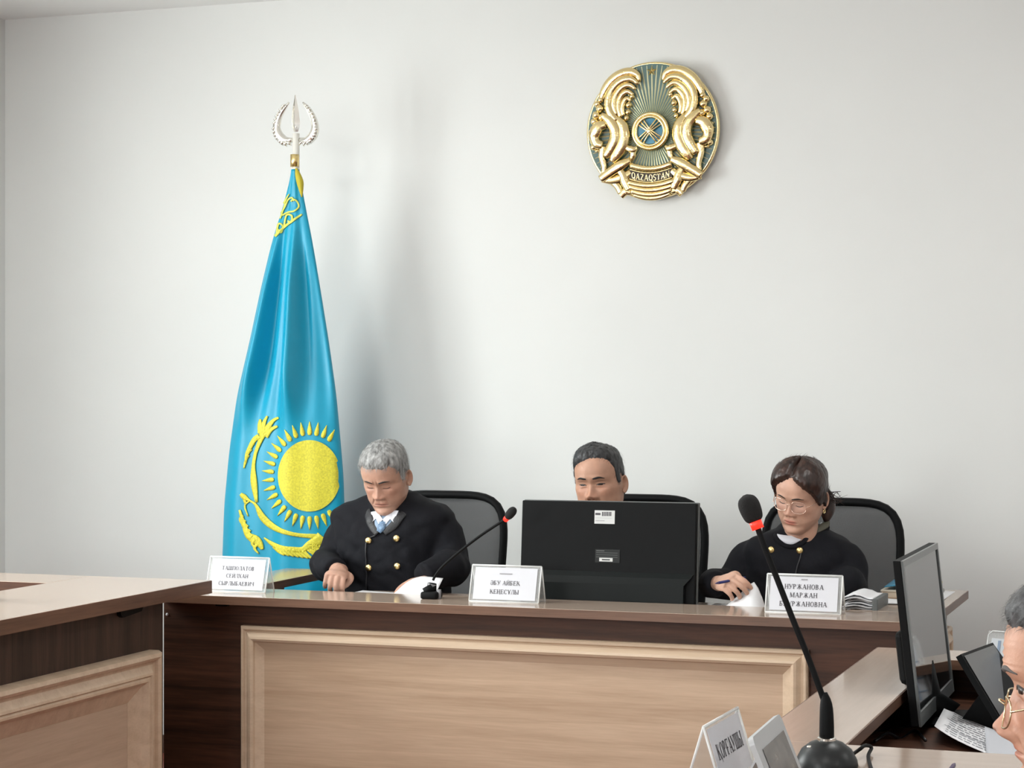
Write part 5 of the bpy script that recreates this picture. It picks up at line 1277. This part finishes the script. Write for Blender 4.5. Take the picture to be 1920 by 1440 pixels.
# glasses
M_RIM = mat('rose_metal', (.75, .55, .45), .25, 1.0); M_LENS = see_through('lens', (.9, .92, .95), .965, .03)
def glasses(r, pose, p, drop, fwd, rx, rz, rimr, mrim, temple_z=.112, sq=2.6):
    y0_ = head_surf(np.array(.45), np.array(.112-drop), p)[1]-fwd
    rim = []
    def ringp(sg, k=1.0):
        out = []
        for t in np.linspace(0, 2*math.pi, 40, endpoint=False):
            c_, s_ = math.cos(t), math.sin(t); q = (abs(c_)**sq+abs(s_)**sq)**(-1/sq)*k
            xx = sg*.0325+q*c_*rx; out.append((xx, y0_+.22*max(0, abs(xx)-.03)**1.2*3+.15*(q*s_*rz), .112-drop+q*s_*rz))
        return np.array(out)
    g = mk('glasses', join(*[tube(pose.head(ringp(sg)), rimr, 8, closed=True, up=tuple(pose.B @ pose.R @ np.array([0, 1, 0]))) for sg in (-1, 1)],
        tube(pose.head([(-.0325+rx*.93, y0_, .117-drop), (-.005, y0_-.006, .121-drop), (.005, y0_-.006, .121-drop), (.0325-rx*.93, y0_, .117-drop)]), rimr, 8, n=12)), mrim, r)
    for sg in (-1, 1):
        R_ = ringp(sg, .99); c_ = R_.mean(0); V = np.vstack([R_, [c_+np.array([0, -.0015, 0])]])
        mk('lens', (pose.head(V), [(i, (i+1) % 40, 40) for i in range(40)]), M_LENS, g)
        mk('temple', tube(pose.head([(sg*(.0325+rx), ringp(sg)[0][1], .116-drop), (sg*.073, -.045, .118-drop*.6), (sg*.0775, .0, .122-drop*.2), (sg*.077, .018, .124), (sg*.075, .032, .112)]), rimr*1.1, 8, n=18), mrim, g)
        mk('nose_pad', sphere(pose.head((sg*.010, y0_+.006, .104-drop)), .0035*pose.sc, 10, 6), M_LENS, g)
    return g
glasses(r, pose3, p3, .006, .014, .0255, .0195, .0010, M_RIM)
mk('earring', tube(pose3.head([(.080+.0*math.cos(t), .014+.007*math.cos(t), .066+.007*math.sin(t)) for t in np.linspace(0, 2*math.pi, 20, endpoint=False)]), .0013, 8, closed=True), M_GOLD, r)
rings = [(.53, u0, v0+.06, .155, .145), (.66, u0, v0+.04, .158, .148), (.78, u0, v0+.02, .160, .142), (.86, u0, v0+.005, .166, .132), (.92, u0, v0-.004, .172, .120), (.962, u0+.002, v0-.006, .170, .106), (.988, u0+.004, v0-.006, .150, .094), (1.008, u0+.008, v0-.006, .108, .083), (1.024, u0+.012, v0-.006, .072, .072), (1.034, u0+.014, v0-.002, .062, .064)]
slv = [([(u0-.115, v0, .95), (-1.402, 6.15, .925), (-1.440, 6.10, .855), (-1.482, 6.01, BT+.042), (-1.465, 5.955, BT+.046), (-1.446, 5.928, BT+.052)], [.042, .053, .052, .046, .041, .035]),
       ([(u0+.115, v0, .95), (-1.095, 6.15, .925), (-1.082, 6.11, .855), (-1.078, 6.06, BT+.052), (-1.10, 6.02, BT+.038), (-1.12, 5.998, BT+.032)], [.042, .056, .056, .052, .046, .040])]
coat, cvf = make_coat(r, rings, slv, M_COAT, seed=4); bv = bvh_of(cvf)
def pv3(px, py): q = P(px, py, 6.05); return (q.x, q.z)
def front3(px, py, off): return tuple(project(bv, *pv3(px, py), 5.6, off))
nx = u0+.014
mk('shirt_collar', tube([(nx+.058*math.sin(t), v0-.012-.066*math.cos(t)-.010*math.cos(t)**2, 1.022-.026*max(0, math.cos(t))) for t in np.linspace(-1.9, 1.9, 30)], .006, 10, up=(0, -.35, 1), ratio=3.0), M_SHIRT, r)
mk('shirt', cloth_patch(bv, [[pv3(a+(b-a)*t, y+c*math.sin(math.pi*t)) for t in np.linspace(0, 1, 9)] for y, a, b, c in ((1002, 1454, 1512, 3), (1008, 1456, 1509, 6), (1012, 1462, 1502, 9))], 5.6, .004), M_SHIRT, r)
mk('robe_collar', tube([(nx-.062, v0+.03, 1.035), (nx-.072, v0-.03, 1.020), front3(1451, 1006, .003), front3(1464, 1019, .003), front3(1483, 1025, .003), front3(1503, 1019, .003), front3(1516, 1004, .003), (nx+.076, v0-.03, 1.020), (nx+.066, v0+.03, 1.035)], .007, 10, n=44, up=(0, -1, 0), ratio=.6), M_COAT, r)
mk('robe_collar', tube([(nx+.070, v0-.005, 1.046), (nx+.073, v0-.040, 1.034), front3(1521, 1000, .006)], [.010, .012, .006], 10, n=14, up=(0, -1, 0), ratio=.4), mat('collar_olive', (.09, .085, .06), .6), r)
mk('front_edge', blade([pv3(*q) for q in ((1504, 1026), (1502, 1044), (1496, 1065), (1492, 1090))], 5.6, bv, .0018, .002), M_SATIN, r)
for x, y in ((1446, 1031), (1500, 1032)): button(r, bv, *pv3(x, y), 5.6, .0105)
pa, pb = np.array(P(1347, 1093, 5.80)), np.array(P(1397, 1083, 5.90))
pe = root('pen', tuple(pa), 'blue pen held in the hand of the woman judge', 'pen')
mk('barrel', tube([pa, pb], .0042, 10), mat('pen_blue', (.015, .02, .12), .3), pe)
mk('tip', tube([pa, pa+(pa-pb)/np.linalg.norm(pa-pb)*.014], [.0042, .0008], 10), mat('pen_tip', (.05, .04, .14), .3), pe)

# --- the spectacled man at the right edge, nearer the camera
HAIR_SG = mat('hair_steel', (.075, .077, .08), .5, var=.8, vscale=12, stretch=(9, 9, 3))
SK4 = skin_mat('skin_ruddy', (.54, .30, .205))
hc = cam_pt(2060, 1300, 2.36)
r = root('person', (float(hc[0])+.02, float(hc[1])+.03, 0), 'man with glasses low on his nose, seen in profile at the right edge', 'person')
p4 = dict(jaw=1.06, cheek=1.02, bags=1.4, fold=1.4, brow_lines=.0034, nose=1.16, nosedrop=.011, open=.0045, gaze=.002, browt=1.5, sad=1.5, frown=1)
YAW4 = -(90-19.5)-17
pose4 = Pose((float(hc[0])+.012, float(hc[1])+.012, float(hc[2])-.150), 1.07, 1, 0, 0, YAW4)
Bz = np.array(Matrix.Rotation(math.radians(YAW4), 3, 'Z')); O4 = np.array([hc[0]+.02, hc[1]+.03, 0])
def L4(x, y, z): return tuple(O4+Bz @ np.array([x, y, 0])+np.array([0, 0, z]))
zb4 = float(hc[2])-.150
arms4 = []
for sg in (-1, 1):
    at_ = tube([L4(sg*.17, .01, zb4-.16), L4(sg*.22, .03, zb4-.30), L4(sg*.21, -.10, .67), L4(sg*.16, -.32, .66)], [.040, .042, .036, .025], 14, n=24)
    arms4.append(hand(L4(sg*.16, -.33, .66), Bz @ np.array([-sg*.2, -1, -.05]), (0, 0, 1), -sg, (.3, .3, .35, .4), .05, .3, 1.0, at_))
body4 = make_body(r, pose4, p4, arms4, SK4)
add_face(r, pose4, p4, mat('brow_grey', (.10, .09, .085), .7), 'open', body4)
hair_cap(r, pose4, p4, [(0, .178), (20, .176), (38, .178), (52, .170), (63, .150), (70, .104), (80, .100), (92, .130), (106, .120), (118, .060), (150, .040), (180, .034)], lambda a, z: .006+.009*sstep(.16, .22, z), HAIR_SG, seed=11, slen=.014, strands=9000, clump=.0016)
glasses(r, pose4, p4, .022, .016, .0245, .0165, .0011, mat('gold_rim', (.72, .62, .40), .25, 1.0))
def ring4(z, y, a, b): return (z, y, a, b)
q = smooth_path(np.array([(.40, .06, .17, .14), (.55, .06, .18, .15), (.72, .04, .19, .145), (zb4-.22, .02, .205, .135), (zb4-.13, .01, .21, .125), (zb4-.09, .008, .17, .105), (zb4-.06, .008, .115, .09), (zb4-.04, .01, .082, .082)]), 36)
rows = [[L4(a*math.cos(t), y+b*math.sin(t), z) for t in np.linspace(0, 2*math.pi, 48, endpoint=False)] for z, y, a, b in q]
v, f = grid(np.array(rows), True); f = list(f)+[tuple(range(48))[::-1], tuple(35*48+j for j in range(48))]
parts = [(v, f)]
for sg in (-1, 1):
    parts.append(tube([L4(sg*.17, .01, zb4-.12), L4(sg*.20, .01, zb4-.14), L4(sg*.225, .03, zb4-.30), L4(sg*.215, -.08, .675), L4(sg*.17, -.29, .665)], [.06, .07, .062, .056, .042], 18, n=26))
cv = remesh(join(*parts), .009, 8)
M_SUIT = mat('navy_suit', (.012, .016, .032), .8, bump=.3, bscale=300)
mk('jacket', cv, M_SUIT, r)
mk('shirt_collar', tube([L4(.066*math.sin(t), .004-.062*math.cos(t), zb4-.035+.01*math.cos(t)) for t in np.linspace(.3, 2*math.pi-.3, 28)], .012, 8, up=(0, 0, 1), ratio=2.0), mat('shirt_grey_blue', (.14, .17, .24), .6), r)
for sg in (-1, 1):
    mk('trouser_leg', tube([L4(sg*.09, .05, .50), L4(sg*.11, -.20, .52), L4(sg*.12, -.40, .50), L4(sg*.12, -.43, .40), L4(sg*.12, -.40, .12)], [.09, .085, .072, .068, .052], 16, n=26), M_SUIT, r)
    mk('shoe', tube([L4(sg*.12, -.36, .045), L4(sg*.12, -.42, .05), L4(sg*.125, -.52, .035), L4(sg*.125, -.60, .028)], [.036, .044, .044, .03], 14, n=14, up=(0, 0, 1), ratio=.85), M_BLACKG, r)
cr = root('visitor_chair', L4(0, .08, 0), 'plain dark chair under the spectacled man at the right edge', 'chair')
mk('seat', xf(box(-.22, .22, -.22, .24, .36, .41, .02), Matrix.Translation(L4(0, .04, 0)) @ Matrix.Rotation(math.radians(YAW4), 4, 'Z')), MATS['chair_cloth'], cr)
mk('backrest', xf(box(-.21, .21, .285, .315, .55, .88, .012), Matrix.Translation(L4(0, .04, 0)) @ Matrix.Rotation(math.radians(YAW4), 4, 'Z')), MATS['chair_cloth'], cr)
for x, y in ((-.19, -.18), (.19, -.18), (-.19, .25), (.19, .25)):
    mk('leg', tube([L4(x, y+.04, 0), L4(x, y+.04, .40 if y < 0 else .62), L4(x, y+(.04 if y < 0 else .09), .40 if y < 0 else .80)], .011, 10), M_BLACK, cr)
